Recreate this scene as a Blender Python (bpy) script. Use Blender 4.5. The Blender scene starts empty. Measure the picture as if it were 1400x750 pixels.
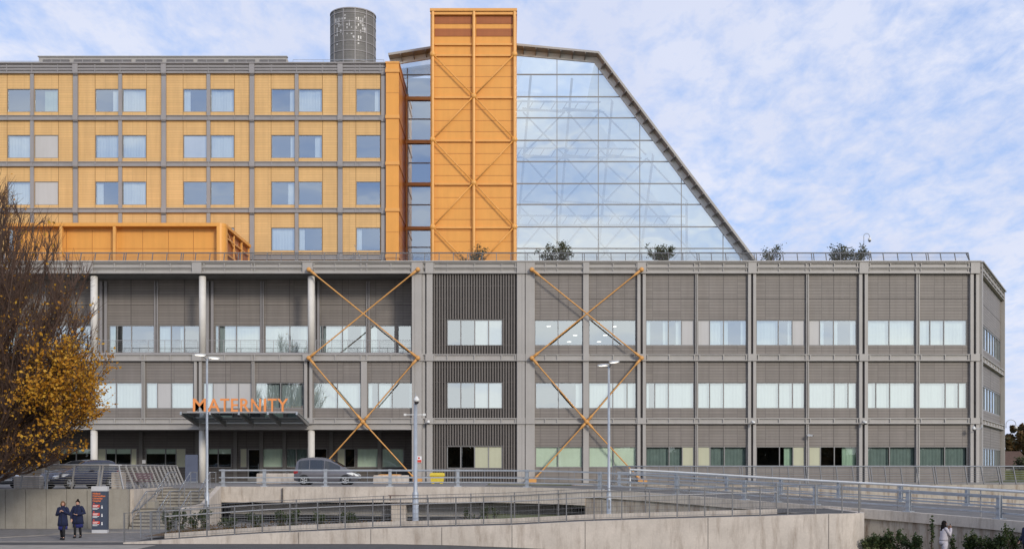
import bpy, bmesh, math, random
from mathutils import Vector, Matrix
R = math.radians
rnd = random.Random(7)
SC = bpy.context.scene
COL = SC.collection
FPX, VH, CZ = 1575.0, 638.0, 3.2           # focal length in photo pixels, horizon row, camera height
def X(u, d): return (u - 700.0) * d / FPX
def Z(v, d): return CZ - (v - VH) * d / FPX
def P(u, v, d): return Vector((X(u, d), d, Z(v, d)))
WM = {}
# ------------------------------------------------------------------ mesh builder
class MB:
    def __init__(s): s.v = []; s.f = []; s.m = []
    def face(s, pts, mi=0):
        b = len(s.v); s.v += [tuple(p) for p in pts]; s.f.append(tuple(range(b, b + len(pts)))); s.m.append(mi)
    def box(s, x0, x1, y0, y1, z0, z1, mi=0):
        b = len(s.v)
        s.v += [(x0,y0,z0),(x1,y0,z0),(x1,y1,z0),(x0,y1,z0),(x0,y0,z1),(x1,y0,z1),(x1,y1,z1),(x0,y1,z1)]
        for q in ((0,3,2,1),(4,5,6,7),(0,1,5,4),(1,2,6,5),(2,3,7,6),(3,0,4,7)):
            s.f.append(tuple(b + k for k in q)); s.m.append(mi)
    def bar(s, p, q, w, h, up=(0,0,1), mi=0):
        p, q = Vector(p), Vector(q); d = (q - p)
        if d.length < 1e-6: return
        d.normalize(); a = d.cross(Vector(up))
        if a.length < 1e-4: a = d.cross(Vector((0,1,0)))
        a.normalize(); c = a.cross(d).normalized()
        b = len(s.v)
        for o in (p, q):
            for i, j in ((-1,-1),(1,-1),(1,1),(-1,1)): s.v.append(tuple(o + a*(i*w/2) + c*(j*h/2)))
        for k in ((3,2,1,0),(4,5,6,7),(0,1,5,4),(1,2,6,5),(2,3,7,6),(3,0,4,7)):
            s.f.append(tuple(b + t for t in k)); s.m.append(mi)
    def tube(s, pts, r, n=6, mi=0, cap=True):
        pts = [Vector(p) for p in pts]; L = len(pts)
        rs = r if isinstance(r, (list, tuple)) else [r] * L
        b = len(s.v); prev = None
        for i, p in enumerate(pts):
            d = (pts[min(i+1, L-1)] - pts[max(i-1, 0)])
            if d.length < 1e-9: d = Vector((0,0,1))
            d.normalize()
            if prev is None:
                a = d.cross(Vector((0,0,1)))
                if a.length < 1e-3: a = d.cross(Vector((1,0,0)))
            else:
                a = prev - d * prev.dot(d)
                if a.length < 1e-4: a = d.cross(Vector((1,0,0.3)))
            a.normalize(); prev = a; c = d.cross(a)
            for k in range(n):
                t = 2*math.pi*k/n
                s.v.append(tuple(p + (a*math.cos(t) + c*math.sin(t)) * rs[i]))
        for i in range(L-1):
            for k in range(n):
                k2 = (k+1) % n
                s.f.append((b+i*n+k, b+i*n+k2, b+(i+1)*n+k2, b+(i+1)*n+k)); s.m.append(mi)
        if cap and n > 2:
            s.f.append(tuple(b+k for k in range(n-1, -1, -1))); s.m.append(mi)
            s.f.append(tuple(b+(L-1)*n+k for k in range(n))); s.m.append(mi)
    def rings(s, rings, mi=0, cap=True, closed=True):
        n = len(rings[0]); b = len(s.v)
        for r in rings: s.v += [tuple(p) for p in r]
        for i in range(len(rings)-1):
            for k in range(n if closed else n-1):
                k2 = (k+1) % n
                s.f.append((b+i*n+k, b+i*n+k2, b+(i+1)*n+k2, b+(i+1)*n+k)); s.m.append(mi)
        if cap:
            s.f.append(tuple(b+k for k in range(n-1,-1,-1))); s.m.append(mi)
            s.f.append(tuple(b+(len(rings)-1)*n+k for k in range(n))); s.m.append(mi)
    def lathe(s, prof, n=20, mi=0, origin=(0,0,0), axis='z', cap=True):
        ox, oy, oz = origin; rr = []
        for r, h in prof:
            ring = []
            for k in range(n):
                t = 2*math.pi*k/n; a, c = r*math.cos(t), r*math.sin(t)
                if axis == 'z': ring.append((ox+a, oy+c, oz+h))
                elif axis == 'y': ring.append((ox+a, oy+h, oz+c))
                else: ring.append((ox+h, oy+a, oz+c))
            rr.append(ring)
        s.rings(rr, mi, cap)
    def ball(s, c, rx, ry, rz, n=12, m=8, mi=0):
        rr = []
        for i in range(m+1):
            t = math.pi * (0.02 + 0.96*i/m)
            rr.append([(c[0]+rx*math.sin(t)*math.cos(2*math.pi*k/n), c[1]+ry*math.sin(t)*math.sin(2*math.pi*k/n), c[2]-rz*math.cos(t)) for k in range(n)])
        s.rings(rr, mi)
    def prism(s, poly, d0, d1, axis='y', mi=0):
        def pt(a, b, d): return (a, d, b) if axis == 'y' else ((d, a, b) if axis == 'x' else (a, b, d))
        s.rings([[pt(a, b, d0) for a, b in poly], [pt(a, b, d1) for a, b in poly]], mi)
    def leaf(s, c, size, rg, mi=0, asp=0.6):
        a = Vector((rg.gauss(0,1), rg.gauss(0,1), rg.gauss(0,1)))
        if a.length < 1e-3: a = Vector((1,0,0))
        a.normalize(); b = a.cross(Vector((rg.gauss(0,1), rg.gauss(0,1), rg.gauss(0,1))))
        if b.length < 1e-3: b = a.orthogonal()
        b.normalize(); c = Vector(c); h = size/2
        s.face((c-a*h, c-b*h*asp+a*h*.1, c+a*h, c+b*h*asp+a*h*.1), mi)
    def build(s, name, mats, parent=None, frame=None, smooth=False):
        me = bpy.data.meshes.new(name)
        me.from_pydata(s.v, [], s.f)
        if not isinstance(mats, (list, tuple)): mats = [mats]
        for m in mats: me.materials.append(m)
        if any(s.m): me.polygons.foreach_set('material_index', s.m)
        if smooth: me.polygons.foreach_set('use_smooth', [True]*len(s.f))
        me.update()
        return link(name, me, parent, frame)
def link(name, data, parent=None, frame=None):
    o = bpy.data.objects.new(name, data); COL.objects.link(o)
    pw = WM[parent.name] if parent else Matrix()
    if parent: o.parent = parent
    w = frame if frame is not None else pw
    o.matrix_local = pw.inverted() @ w if parent else w
    WM[o.name] = w.copy()
    return o
W = Matrix()                                 # the world frame
def fr(x, y, z, rz=0): return Matrix.Translation((x,y,z)) @ Matrix.Rotation(rz, 4, 'Z')
def tag(o, label=None, cat=None, group=None, kind=None):
    if label: o['label'] = label
    if cat: o['category'] = cat
    if group: o['group'] = group
    if kind: o['kind'] = kind
    return o
def thing(name, label, cat, loc=(0,0,0), rz=0, group=None, kind=None):
    o = link(name, None, None, fr(loc[0], loc[1], loc[2], rz)); o.empty_display_size = .3
    return tag(o, label, cat, group, kind)
def copy_tree(o, parent=None):
    c = o.copy(); COL.objects.link(c)
    if parent: c.parent = parent
    for ch in list(o.children): copy_tree(ch, c)
    return c
def place(o, loc, rz=0):
    o.matrix_local = fr(loc[0], loc[1], loc[2], rz); return o
# ------------------------------------------------------------------ materials
def nodes(name):
    m = bpy.data.materials.new(name); m.use_nodes = True
    nt = m.node_tree; b = nt.nodes['Principled BSDF']
    return m, nt, b
def lk(nt, a, b): nt.links.new(a, b)
def nd(nt, t, **k):
    n = nt.nodes.new(t)
    for a, v in k.items():
        if a in n.inputs: n.inputs[a].default_value = v
        else: setattr(n, a, v)
    return n
def mixc(nt, fac, a, b, bt='MIX'):
    n = nt.nodes.new('ShaderNodeMix'); n.data_type = 'RGBA'; n.blend_type = bt
    for sock, v in ((n.inputs[0], fac), (n.inputs[6], a), (n.inputs[7], b)):
        if hasattr(v, 'node'): nt.links.new(v, sock)
        elif isinstance(v, (int, float)): sock.default_value = v
        else: sock.default_value = (*v[:3], 1)
    return n.outputs[2]
def ramp(nt, val, a, b, ca=(0,0,0), cb=(1,1,1)):
    n = nt.nodes.new('ShaderNodeValToRGB'); e = n.color_ramp.elements
    e[0].position = a; e[1].position = b; e[0].color = (*ca, 1); e[1].color = (*cb, 1)
    nt.links.new(val, n.inputs[0]); return n.outputs[0]
def mat(name, c, rough=.6, metal=0, var=.12, sc=3.0, bump=0.0, spec=.4, sx=(1,1,1), c2=None):
    m, nt, b = nodes(name)
    tc = nd(nt, 'ShaderNodeTexCoord'); mp = nd(nt, 'ShaderNodeMapping'); mp.inputs['Scale'].default_value = sx
    lk(nt, tc.outputs['Object'], mp.inputs['Vector'])
    n1 = nd(nt, 'ShaderNodeTexNoise', Scale=sc, Detail=6.0, Roughness=.6); lk(nt, mp.outputs[0], n1.inputs['Vector'])
    f = ramp(nt, n1.outputs['Fac'], .3, .7)
    mp3 = nd(nt, 'ShaderNodeMapping'); mp3.inputs['Scale'].default_value = (2.0,2.0,.1); lk(nt, tc.outputs['Object'], mp3.inputs['Vector'])
    n6 = nd(nt, 'ShaderNodeTexNoise', Scale=1.2, Detail=6.0, Roughness=.65); lk(nt, mp3.outputs[0], n6.inputs['Vector'])
    wear = ramp(nt, n6.outputs['Fac'], .3, .6, (.93,.925,.92), (1,1,1))
    lo = c2 if c2 else tuple(x*(1-var) for x in c); hi = tuple(min(1, x*(1+var)) for x in c)
    lk(nt, mixc(nt, 1.0, mixc(nt, f, lo, hi), wear, 'MULTIPLY'), b.inputs['Base Color'])
    b.inputs['Roughness'].default_value = rough; b.inputs['Metallic'].default_value = metal
    b.inputs['Specular IOR Level'].default_value = spec
    if bump:
        bp = nd(nt, 'ShaderNodeBump', Strength=bump, Distance=.02); n2 = nd(nt, 'ShaderNodeTexNoise', Scale=sc*6, Detail=4.0)
        lk(nt, mp.outputs[0], n2.inputs['Vector']); lk(nt, n2.outputs['Fac'], bp.inputs['Height']); lk(nt, bp.outputs[0], b.inputs['Normal'])
    return m
def planks(name, c, cj, row=.223, width=2.2, rough=.55, var=.07, mort=.02, metal=0):
    """horizontal cladding boards: joints in the object's x / z plane"""
    m, nt, b = nodes(name)
    tc = nd(nt, 'ShaderNodeTexCoord'); sp = nd(nt, 'ShaderNodeSeparateXYZ'); lk(nt, tc.outputs['Object'], sp.inputs[0])
    cb = nd(nt, 'ShaderNodeCombineXYZ'); lk(nt, sp.outputs['X'], cb.inputs[0]); lk(nt, sp.outputs['Z'], cb.inputs[1])
    br = nd(nt, 'ShaderNodeTexBrick', offset=0.0, squash=1.0)
    br.inputs['Scale'].default_value = 1; br.inputs['Brick Width'].default_value = width; br.inputs['Row Height'].default_value = row
    br.inputs['Mortar Size'].default_value = mort; br.inputs['Mortar Smooth'].default_value = .3; br.inputs['Bias'].default_value = 0
    br.inputs['Color1'].default_value = (*[x*(1-var) for x in c], 1); br.inputs['Color2'].default_value = (*[min(1, x*(1+var)) for x in c], 1)
    br.inputs['Mortar'].default_value = (*cj, 1); lk(nt, cb.outputs[0], br.inputs['Vector'])
    n1 = nd(nt, 'ShaderNodeTexNoise', Scale=.35, Detail=5.0); lk(nt, tc.outputs['Object'], n1.inputs['Vector'])
    col = mixc(nt, 1.0, br.outputs['Color'], ramp(nt, n1.outputs['Fac'], .25, .75, (.9,.9,.9), (1.0,1.0,1.0)), 'MULTIPLY')
    mp2 = nd(nt, 'ShaderNodeMapping'); mp2.inputs['Scale'].default_value = (1.6,1.6,.12); lk(nt, tc.outputs['Object'], mp2.inputs['Vector'])
    n5 = nd(nt, 'ShaderNodeTexNoise', Scale=1.1, Detail=6.0, Roughness=.65); lk(nt, mp2.outputs[0], n5.inputs['Vector'])
    col = mixc(nt, 1.0, col, ramp(nt, n5.outputs['Fac'], .3, .62, (.86,.85,.84), (1.0,1.0,1.0)), 'MULTIPLY')
    lk(nt, col, b.inputs['Base Color']); b.inputs['Roughness'].default_value = rough; b.inputs['Metallic'].default_value = metal
    bp = nd(nt, 'ShaderNodeBump', Strength=.4, Distance=.02, invert=True); lk(nt, br.outputs['Fac'], bp.inputs['Height']); lk(nt, bp.outputs[0], b.inputs['Normal'])
    return m
def concrete(name, c, stain=(.2,.13,.08), amount=.5, rough=.85, lo=.5):
    m, nt, b = nodes(name)
    tc = nd(nt, 'ShaderNodeTexCoord')
    n1 = nd(nt, 'ShaderNodeTexNoise', Scale=.8, Detail=8.0, Roughness=.65); lk(nt, tc.outputs['Object'], n1.inputs['Vector'])
    mp = nd(nt, 'ShaderNodeMapping'); mp.inputs['Scale'].default_value = (2.6, 2.6, .42); lk(nt, tc.outputs['Object'], mp.inputs['Vector'])
    n2 = nd(nt, 'ShaderNodeTexNoise', Scale=1.3, Detail=7.0, Roughness=.7); lk(nt, mp.outputs[0], n2.inputs['Vector'])
    n3 = nd(nt, 'ShaderNodeTexNoise', Scale=14, Detail=4.0); lk(nt, tc.outputs['Object'], n3.inputs['Vector'])
    base = mixc(nt, ramp(nt, n1.outputs['Fac'], .3, .7), tuple(x*.82 for x in c), tuple(x*1.1 for x in c))
    st = nd(nt, 'ShaderNodeMath', operation='MULTIPLY'); lk(nt, ramp(nt, n2.outputs['Fac'], lo, lo+.22), st.inputs[0]); st.inputs[1].default_value = amount
    base = mixc(nt, st.outputs[0], base, stain)
    base = mixc(nt, .35, base, ramp(nt, n3.outputs['Fac'], .3, .7, (.75,.75,.75), (1,1,1)), 'MULTIPLY')
    lk(nt, base, b.inputs['Base Color']); b.inputs['Roughness'].default_value = rough; b.inputs['Specular IOR Level'].default_value = .25
    bp = nd(nt, 'ShaderNodeBump', Strength=.25, Distance=.02); lk(nt, n3.outputs['Fac'], bp.inputs['Height']); lk(nt, bp.outputs[0], b.inputs['Normal'])
    return m
def glass(name, refl=.3, tint=(.75,.85,.88), wav=.006, rough=.0, rtint=(.86,.95,1.0)):
    m, nt, b = nodes(name); nt.nodes.remove(b); out = nt.nodes['Material Output']
    tr = nd(nt, 'ShaderNodeBsdfTransparent'); tr.inputs[0].default_value = (*tint, 1)
    gl = nd(nt, 'ShaderNodeBsdfGlossy', Roughness=rough); gl.inputs[0].default_value = (*rtint, 1)
    lw = nd(nt, 'ShaderNodeLayerWeight', Blend=.25); mr = nd(nt, 'ShaderNodeMapRange'); mr.inputs['To Min'].default_value = refl; mr.inputs['To Max'].default_value = 1
    lk(nt, lw.outputs['Fresnel'], mr.inputs[0])
    tc = nd(nt, 'ShaderNodeTexCoord'); n1 = nd(nt, 'ShaderNodeTexNoise', Scale=.45, Detail=1.0); lk(nt, tc.outputs['Object'], n1.inputs['Vector'])
    bp = nd(nt, 'ShaderNodeBump', Strength=1.0, Distance=wav); lk(nt, n1.outputs['Fac'], bp.inputs['Height']); lk(nt, bp.outputs[0], gl.inputs['Normal'])
    mx = nd(nt, 'ShaderNodeMixShader'); lk(nt, mr.outputs[0], mx.inputs[0]); lk(nt, tr.outputs[0], mx.inputs[1]); lk(nt, gl.outputs[0], mx.inputs[2])
    lk(nt, mx.outputs[0], out.inputs['Surface']); return m
def emit(name, c, s):
    m, nt, b = nodes(name); b.inputs['Emission Color'].default_value = (*c, 1); b.inputs['Emission Strength'].default_value = s
    b.inputs['Base Color'].default_value = (*c, 1); return m
def leafmat(name, cols, rough=.6):
    m, nt, b = nodes(name)
    g = nd(nt, 'ShaderNodeNewGeometry'); n = nt.nodes.new('ShaderNodeValToRGB'); n.color_ramp.interpolation = 'LINEAR'
    e = n.color_ramp.elements; e[0].color = (*cols[0], 1); e[1].color = (*cols[-1], 1)
    for i, c in enumerate(cols[1:-1]): x = e.new((i+1)/(len(cols)-1)); x.color = (*c, 1)
    lk(nt, g.outputs['Random Per Island'], n.inputs[0])
    hs = n.outputs[0]; lk(nt, hs, b.inputs['Base Color']); b.inputs['Roughness'].default_value = rough
    b.inputs['Specular IOR Level'].default_value = .25
    out = nt.nodes['Material Output']; tl = nd(nt, 'ShaderNodeBsdfTranslucent'); lk(nt, hs, tl.inputs[0])
    mx = nd(nt, 'ShaderNodeMixShader'); mx.inputs[0].default_value = .3; lk(nt, b.outputs[0], mx.inputs[1]); lk(nt, tl.outputs[0], mx.inputs[2]); lk(nt, mx.outputs[0], out.inputs['Surface'])
    return m
M = {}
M['steel'] = mat('grey painted steel', (.375,.355,.332), .5, 0, .06, .6)
M['steel_cool'] = mat('cool grey painted steel', (.30,.285,.285), .5, 0, .06, .6)
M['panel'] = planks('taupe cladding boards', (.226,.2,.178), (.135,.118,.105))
M['joint'] = mat('dark joint', (.09,.08,.075), .7)
M['rib'] = mat('taupe metal fin', (.16,.142,.128), .5, 0, .06, 1)
M['ribback'] = mat('dark fin backing', (.105,.093,.084), .7, 0, .1, 1)
M['yellow'] = planks('yellow ochre cladding boards', (.73,.455,.185), (.55,.33,.125), .22, 2.4, .5, .035, .016)
M['yjoint'] = mat('ochre joint', (.30,.16,.05), .7)
M['orange'] = mat('orange coated panel', (.75,.345,.07), .42, 0, .05, .5)
M['orange2'] = mat('orange painted steel tube', (.75,.37,.095), .4, 0, .05, 1)
M['orangej'] = mat('orange panel joint', (.48,.19,.04), .6)
M['louvre'] = planks('rust orange louvre', (.44,.135,.03), (.27,.075,.02), .11, 40, .5, .04, .02)
M['brace'] = mat('orange brace paint', (.62,.31,.09), .45, 0, .1, 2)
M['white_col'] = mat('white concrete column', (.66,.63,.58), .7, 0, .06, 1.5)
M['panel_dk'] = planks('shade darkened undercroft cladding', (.12,.105,.095), (.06,.05,.045))  # darker copy of the taupe boards, undercroft shade put into the colour
M['frame'] = mat('window frame grey', (.24,.235,.23), .4, 0, .05, 1)
M['interior'] = mat('dim interior', (.03,.033,.036), .9, 0, .3, .5)  # near-black colour stands in for the darkness of unlit rooms
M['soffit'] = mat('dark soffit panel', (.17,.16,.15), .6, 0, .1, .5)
M['glass'] = glass('window glass', .47, (.90,.97,.98), .006)
M['glass_low'] = glass('ground floor glass', .07, (.90,.95,.92), .004)
M['glass_up'] = glass('ward window glass', .42, (.93,.96,.98), .006, 0, (.80,.90,1.0))
M['glass_atrium'] = glass('atrium glass', .58, (.82,.90,.92), .014, 0, (.92,.97,.97))
M['curtain'] = mat('pale curtain', (.80,.89,.87), .9, 0, .03, 2)
M['blind'] = mat('white blind', (.86,.86,.83), .9, 0, .03, 1)
M['opaque'] = mat('pale grey glass panel', (.50,.49,.48), .35, 0, .03, .5)
M['olive'] = mat('olive back painted panel', (.47,.47,.335), .4, 0, .05, .5)
M['greenblind'] = mat('pale green blind', (.80,.90,.76), .9, 0, .05, 1)
M['greencurtain'] = mat('green curtain', (.42,.56,.44), .9, 0, .08, 2)
M['teal'] = mat('teal curtain', (.19,.24,.235), .9, 0, .12, 2)
M['galv'] = mat('galvanised steel', (.38,.41,.45), .45, .3, .12, 3)
M['galv_dk'] = mat('dull galvanised steel', (.24,.25,.27), .5, .4, .12, 3)
M['post_dk'] = mat('dark grey rail steel', (.17,.17,.175), .5, .3, .1, 3)
M['rail_lt'] = mat('pale stainless rail', (.42,.41,.40), .4, .5, .08, 3)
M['conc'] = concrete('weathered pale concrete', (.58,.515,.445), (.30,.24,.19), .75, lo=.49)
M['conc_g'] = concrete('grey precast concrete', (.36,.335,.29), (.2,.17,.13), .35)
M['conc_s'] = concrete('rust stained concrete', (.47,.415,.35), (.19,.125,.085), .95, lo=.47)
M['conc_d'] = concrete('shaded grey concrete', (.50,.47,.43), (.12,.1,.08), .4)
M['asphalt'] = mat('asphalt', (.21,.198,.19), .9, 0, .25, 2.2, .3)
M['ramp_asphalt'] = mat('worn ramp asphalt', (.14,.133,.128), .9, 0, .3, 1.2, .2)
M['paving'] = mat('pale concrete paving', (.30,.27,.235), .9, 0, .2, 1.4, .2)
M['dark_asphalt'] = mat('dark asphalt', (.075,.072,.07), .9, 0, .25, 2.2, .3)
M['soil'] = mat('brown leaf strewn soil', (.12,.075,.04), .95, 0, .5, 3, .5)
M['grass'] = mat('rough grass', (.10,.11,.04), .95, 0, .4, 2, .4)
M['bark'] = mat('brown bark', (.085,.055,.04), .9, 0, .3, 5)
M['twig'] = mat('red brown twigs', (.085,.05,.036), .9, 0, .35, 2)
M['autumn'] = leafmat('autumn leaves', [(.42,.17,.015),(.60,.31,.03),(.52,.23,.02),(.66,.39,.05),(.30,.13,.02)])
M['green'] = leafmat('dark shrub leaves', [(.025,.045,.015),(.06,.085,.03),(.035,.06,.02),(.10,.11,.04)])
M['terrace'] = leafmat('terrace tree leaves', [(.05,.06,.03),(.10,.11,.06),(.07,.075,.035),(.14,.13,.07)])
M['fargreen'] = leafmat('far autumn leaves', [(.09,.06,.025),(.14,.08,.03),(.07,.07,.03),(.18,.09,.03)])
M['navy'] = mat('navy cloth', (.012,.017,.05), .9, 0, .2, 12)
M['blue_cloth'] = mat('blue dress cloth', (.02,.024,.13), .9, 0, .2, 12)
M['black'] = mat('black cloth', (.012,.012,.014), .8, 0, .2, 10)
M['pale_cloth'] = mat('pale lilac grey cloth', (.46,.43,.46), .9, 0, .08, 10)
M['skin'] = mat('skin', (.56,.33,.24), .55, 0, .05, 8)
M['skin2'] = mat('tan skin', (.36,.19,.12), .55, 0, .05, 8)
M['hair_br'] = mat('light brown hair', (.16,.085,.04), .6, 0, .25, 30)
M['hair_dk'] = mat('dark hair', (.009,.006,.005), .75, 0, .25, 30, 0, .15)
M['tyre'] = mat('tyre rubber', (.018,.018,.018), .8, 0, .2, 8)
M['rim'] = mat('alloy rim', (.62,.62,.62), .3, .6, .05, 4)
M['carglass'] = mat('dark car window', (.022,.026,.032), .06, 0, .1, 3, 0, .9)
M['carblack'] = mat('black trim', (.02,.02,.022), .5, 0, .1, 4)
M['lamp_glass'] = mat('headlight lens', (.75,.76,.76), .08, .2, .03, 4, 0, .8)
M['red_lens'] = mat('red tail lens', (.35,.02,.02), .2, 0, .1, 4)
M['plate'] = mat('white plate', (.75,.75,.72), .5, 0, .03, 4)
M['bin'] = mat('yellow plastic', (.66,.50,.05), .5, 0, .08, 4)
M['totem'] = mat('slate blue sign face', (.052,.066,.10), .45, 0, .06, 1)
M['silver'] = mat('pale sign metal', (.60,.60,.62), .4, .2, .04, 2)
M['sign_or'] = mat('orange sign lettering', (.75,.20,.06), .5, 0, .03, 2)
M['sign_red'] = mat('red sign patch', (.62,.06,.035), .5, 0, .03, 2)
M['sign_wh'] = mat('white sign print', (.8,.8,.8), .5, 0, .02, 2)
M['letters'] = mat('orange letter face', (.82,.30,.09), .45, 0, .04, 2)
M['blue_board'] = mat('blue grey board', (.095,.11,.16), .5, 0, .06, 1)
M['mauve'] = mat('mauve brown timber', (.16,.11,.13), .7, 0, .2, 3)
M['white_pl'] = mat('white plastic', (.72,.72,.70), .4, 0, .03, 3)
M['dome'] = mat('smoked dome', (.03,.03,.035), .1, 0, .05, 3, 0, .8)
M['led'] = emit('lit lamp', (1.0,.93,.82), 2.2)
M['lamp_head'] = mat('pale lamp head', (.62,.63,.62), .4, .2, .04, 3)
M['flue'] = planks('perforated flue mesh', (.165,.157,.145), (.135,.13,.12), .31, .46, .6, .06, .02)
M['brick'] = mat('brown brick', (.14,.075,.05), .9, 0, .2, 4)
M['tile'] = mat('brown roof tile', (.10,.06,.045), .9, 0, .2, 4)
def translucent(name, c, f):
    m, nt, b = nodes(name); b.inputs['Base Color'].default_value = (*c, 1); b.inputs['Roughness'].default_value = .7
    tl = nd(nt, 'ShaderNodeBsdfTranslucent'); tl.inputs[0].default_value = (*c, 1); mx = nd(nt, 'ShaderNodeMixShader'); mx.inputs[0].default_value = f
    lk(nt, b.outputs[0], mx.inputs[1]); lk(nt, tl.outputs[0], mx.inputs[2]); lk(nt, mx.outputs[0], nt.nodes['Material Output'].inputs['Surface']); return m
M['etfe'] = translucent('pale translucent lining', (.68,.74,.76), .5)
M['etfe_clear'] = glass('roof glazing', .1, (.9,.94,.95), .002)
M['truss'] = mat('grey truss steel', (.09,.11,.125), .5, .1, .05, 1)
M['canopy_glass'] = glass('smoky canopy glass', .10, (.30,.37,.36), .002)
M['roof'] = mat('grey roof membrane', (.22,.22,.21), .9, 0, .15, .6)
def paint(name, c):
    m = mat(name, c, .25, .3, .04, 2); b = m.node_tree.nodes['Principled BSDF']; b.inputs['Coat Weight'].default_value = .6; b.inputs['Coat Roughness'].default_value = .06; return m
M['car_grey'] = paint('graphite car paint', (.15,.145,.16))
M['car_navy'] = paint('dark blue car paint', (.03,.036,.07))
M['car_black'] = paint('black car paint', (.02,.02,.025))
# ------------------------------------------------------------------ facade helpers
def wall(mb, s0, s1, z0, z1, holes=(), y=0.0, t=.22, mi=0):
    xs = sorted({s0, s1, *[c for h in holes for c in h[:2] if s0 < c < s1]})
    zs = sorted({z0, z1, *[c for h in holes for c in h[2:4] if z0 < c < z1]})
    for a, b in zip(xs, xs[1:]):
        for c, d in zip(zs, zs[1:]):
            mx, mz = (a+b)/2, (c+d)/2
            if any(h[0] < mx < h[1] and h[2] < mz < h[3] for h in holes): continue
            mb.face(((a,y,c),(b,y,c),(b,y,d),(a,y,d)), mi)
    for h in holes:
        a, b, c, d = h[:4]
        mb.face(((a,y,c),(a,y+t,c),(a,y+t,d),(a,y,d)), mi); mb.face(((b,y,c),(b,y,d),(b,y+t,d),(b,y+t,c)), mi)
        mb.face(((a,y,c),(b,y,c),(b,y+t,c),(a,y+t,c)), mi); mb.face(((a,y,d),(a,y+t,d),(b,y+t,d),(b,y,d)), mi)
CURT = {'c':'curtain','b':'blind','g':'greenblind','k':'greencurtain','t':'teal','h':'curtain','H':'curtain','s':'curtain','x':'greencurtain','B':'greenblind'}
def window(parent, frame, s0, s1, z0, z1, splits, types, y=0.0, gm='glass', fw=.055):
    """one window: its frame with mullions, the glazing and what hangs behind it"""
    edges = [s0] + list(splits) + [s1]; f = MB(); g = MB(); cur = {}
    f.box(s0, s1, y+.03, y+.14, z1-fw, z1); f.box(s0, s1, y+.03, y+.14, z0, z0+fw)
    for i, e in enumerate(edges):
        a, b = (e, e+fw) if i == 0 else ((e-fw, e) if i == len(edges)-1 else (e-fw*.62, e+fw*.62))
        f.box(a, b, y+.028, y+.142, z0+.002, z1-.002)
    for i, t in enumerate(types):
        a, b = edges[i]+fw*.6, edges[i+1]-fw*.6; za, zb = z0+fw*.8, z1-fw*.8
        if t in 'ov':
            f.box(a, b, y+.07, y+.10, za, zb, 1 if t == 'o' else 2); continue
        j = [rnd.uniform(-.007,.007) for _ in range(3)]; g.face(((a,y+.085+j[0],za),(b,y+.085+j[1],za),(b,y+.085+j[1]+j[2],zb),(a,y+.085+j[0]+j[2],zb)))
        if t in CURT:
            mb = cur.setdefault(CURT[t], MB()); w = b-a
            if t == 'h': b = a + w*rnd.uniform(.2,.4)
            if t == 'H' : a = b - w*rnd.uniform(.2,.4)
            if t == 'x': a = b - w*.62
            if t == 's':
                b2 = a + w*.2; curtain(mb, a, b2, y, za, zb, False); a = b - w*.22
            if t == 'B': za = zb - (zb-za)*.28
            curtain(mb, a, b, y, za, zb, t in 'bgB')
    o = f.build('window', [M['frame'], M['opaque'], M['olive']], parent, frame)
    if g.f: g.build('glass', M[gm], o)
    for k, mb in cur.items(): mb.build('curtain' if 'blind' not in k else 'blind', M[k], o, None, 'blind' not in k)
    return o
def curtain(mb, a, b, y, za, zb, flat):
    if flat: mb.box(a, b, y+.17, y+.18, za+rnd.uniform(0,.02), zb); return
    n = max(6, int((b-a)/.06)); pts = []
    ph = rnd.uniform(0,6)
    for k in range(n+1):
        t = k/n; pts.append((a+(b-a)*t, y+.32+.012*math.sin(k*1.5+ph)+.018*math.sin(k*.43+ph)))
    for k in range(n):
        (x0,y0),(x1,y1) = pts[k], pts[k+1]
        mb.face(((x0,y0,za),(x1,y1,za),(x1,y1,zb),(x0,y0,zb)))
def beam(mb, s0, s1, z0, z1, stiff=(), dep=.28, y=0.0, fl=.07):
    mb.box(s0, s1, y-dep*.62, y+.05, z0, z1)
    mb.box(s0, s1, y-dep, y-dep*.62-.002, z0-.003, z0+fl); mb.box(s0, s1, y-dep, y-dep*.62-.002, z1-fl, z1+.003)
    for s in stiff: mb.box(s-.045, s+.045, y-dep+.02, y-dep*.62-.004, z0+fl+.002, z1-fl-.002)
def column(mb, s0, s1, z0, z1, y=0.0, dep=.3, gap=True):
    w = s1-s0
    if gap:
        mb.box(s0, s0+w*.36, y-dep, y+.02, z0, z1); mb.box(s1-w*.36, s1, y-dep, y+.02, z0, z1)
        mb.box(s0+w*.36+.003, s1-w*.36-.003, y-dep*.25, y+.02, z0, z1, 1)
    else: mb.box(s0, s1, y-dep, y+.02, z0, z1)
def vline(mb, s, z0, z1, y=0.0, w=.03, mi=1): mb.box(s-w/2, s+w/2, y-.006, y+.01, z0, z1, mi)
def hline(mb, s0, s1, z, y=0.0, w=.035, mi=1): mb.box(s0, s1, y-.005, y+.01, z-w/2, z+w/2, mi)
# ================================================================== HOSPITAL: grey podium
D = 90.0
def x9(u): return X(u, D)
def z9(v): return Z(v, D)
pod = thing('podium_building', 'three storey taupe clad podium with grey steel frame, orange cross braces and white round columns', 'building', (0, D, 2.0))
F0 = fr(0, D, 0)
GZ = 1.9
XL = -62.0
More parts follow.
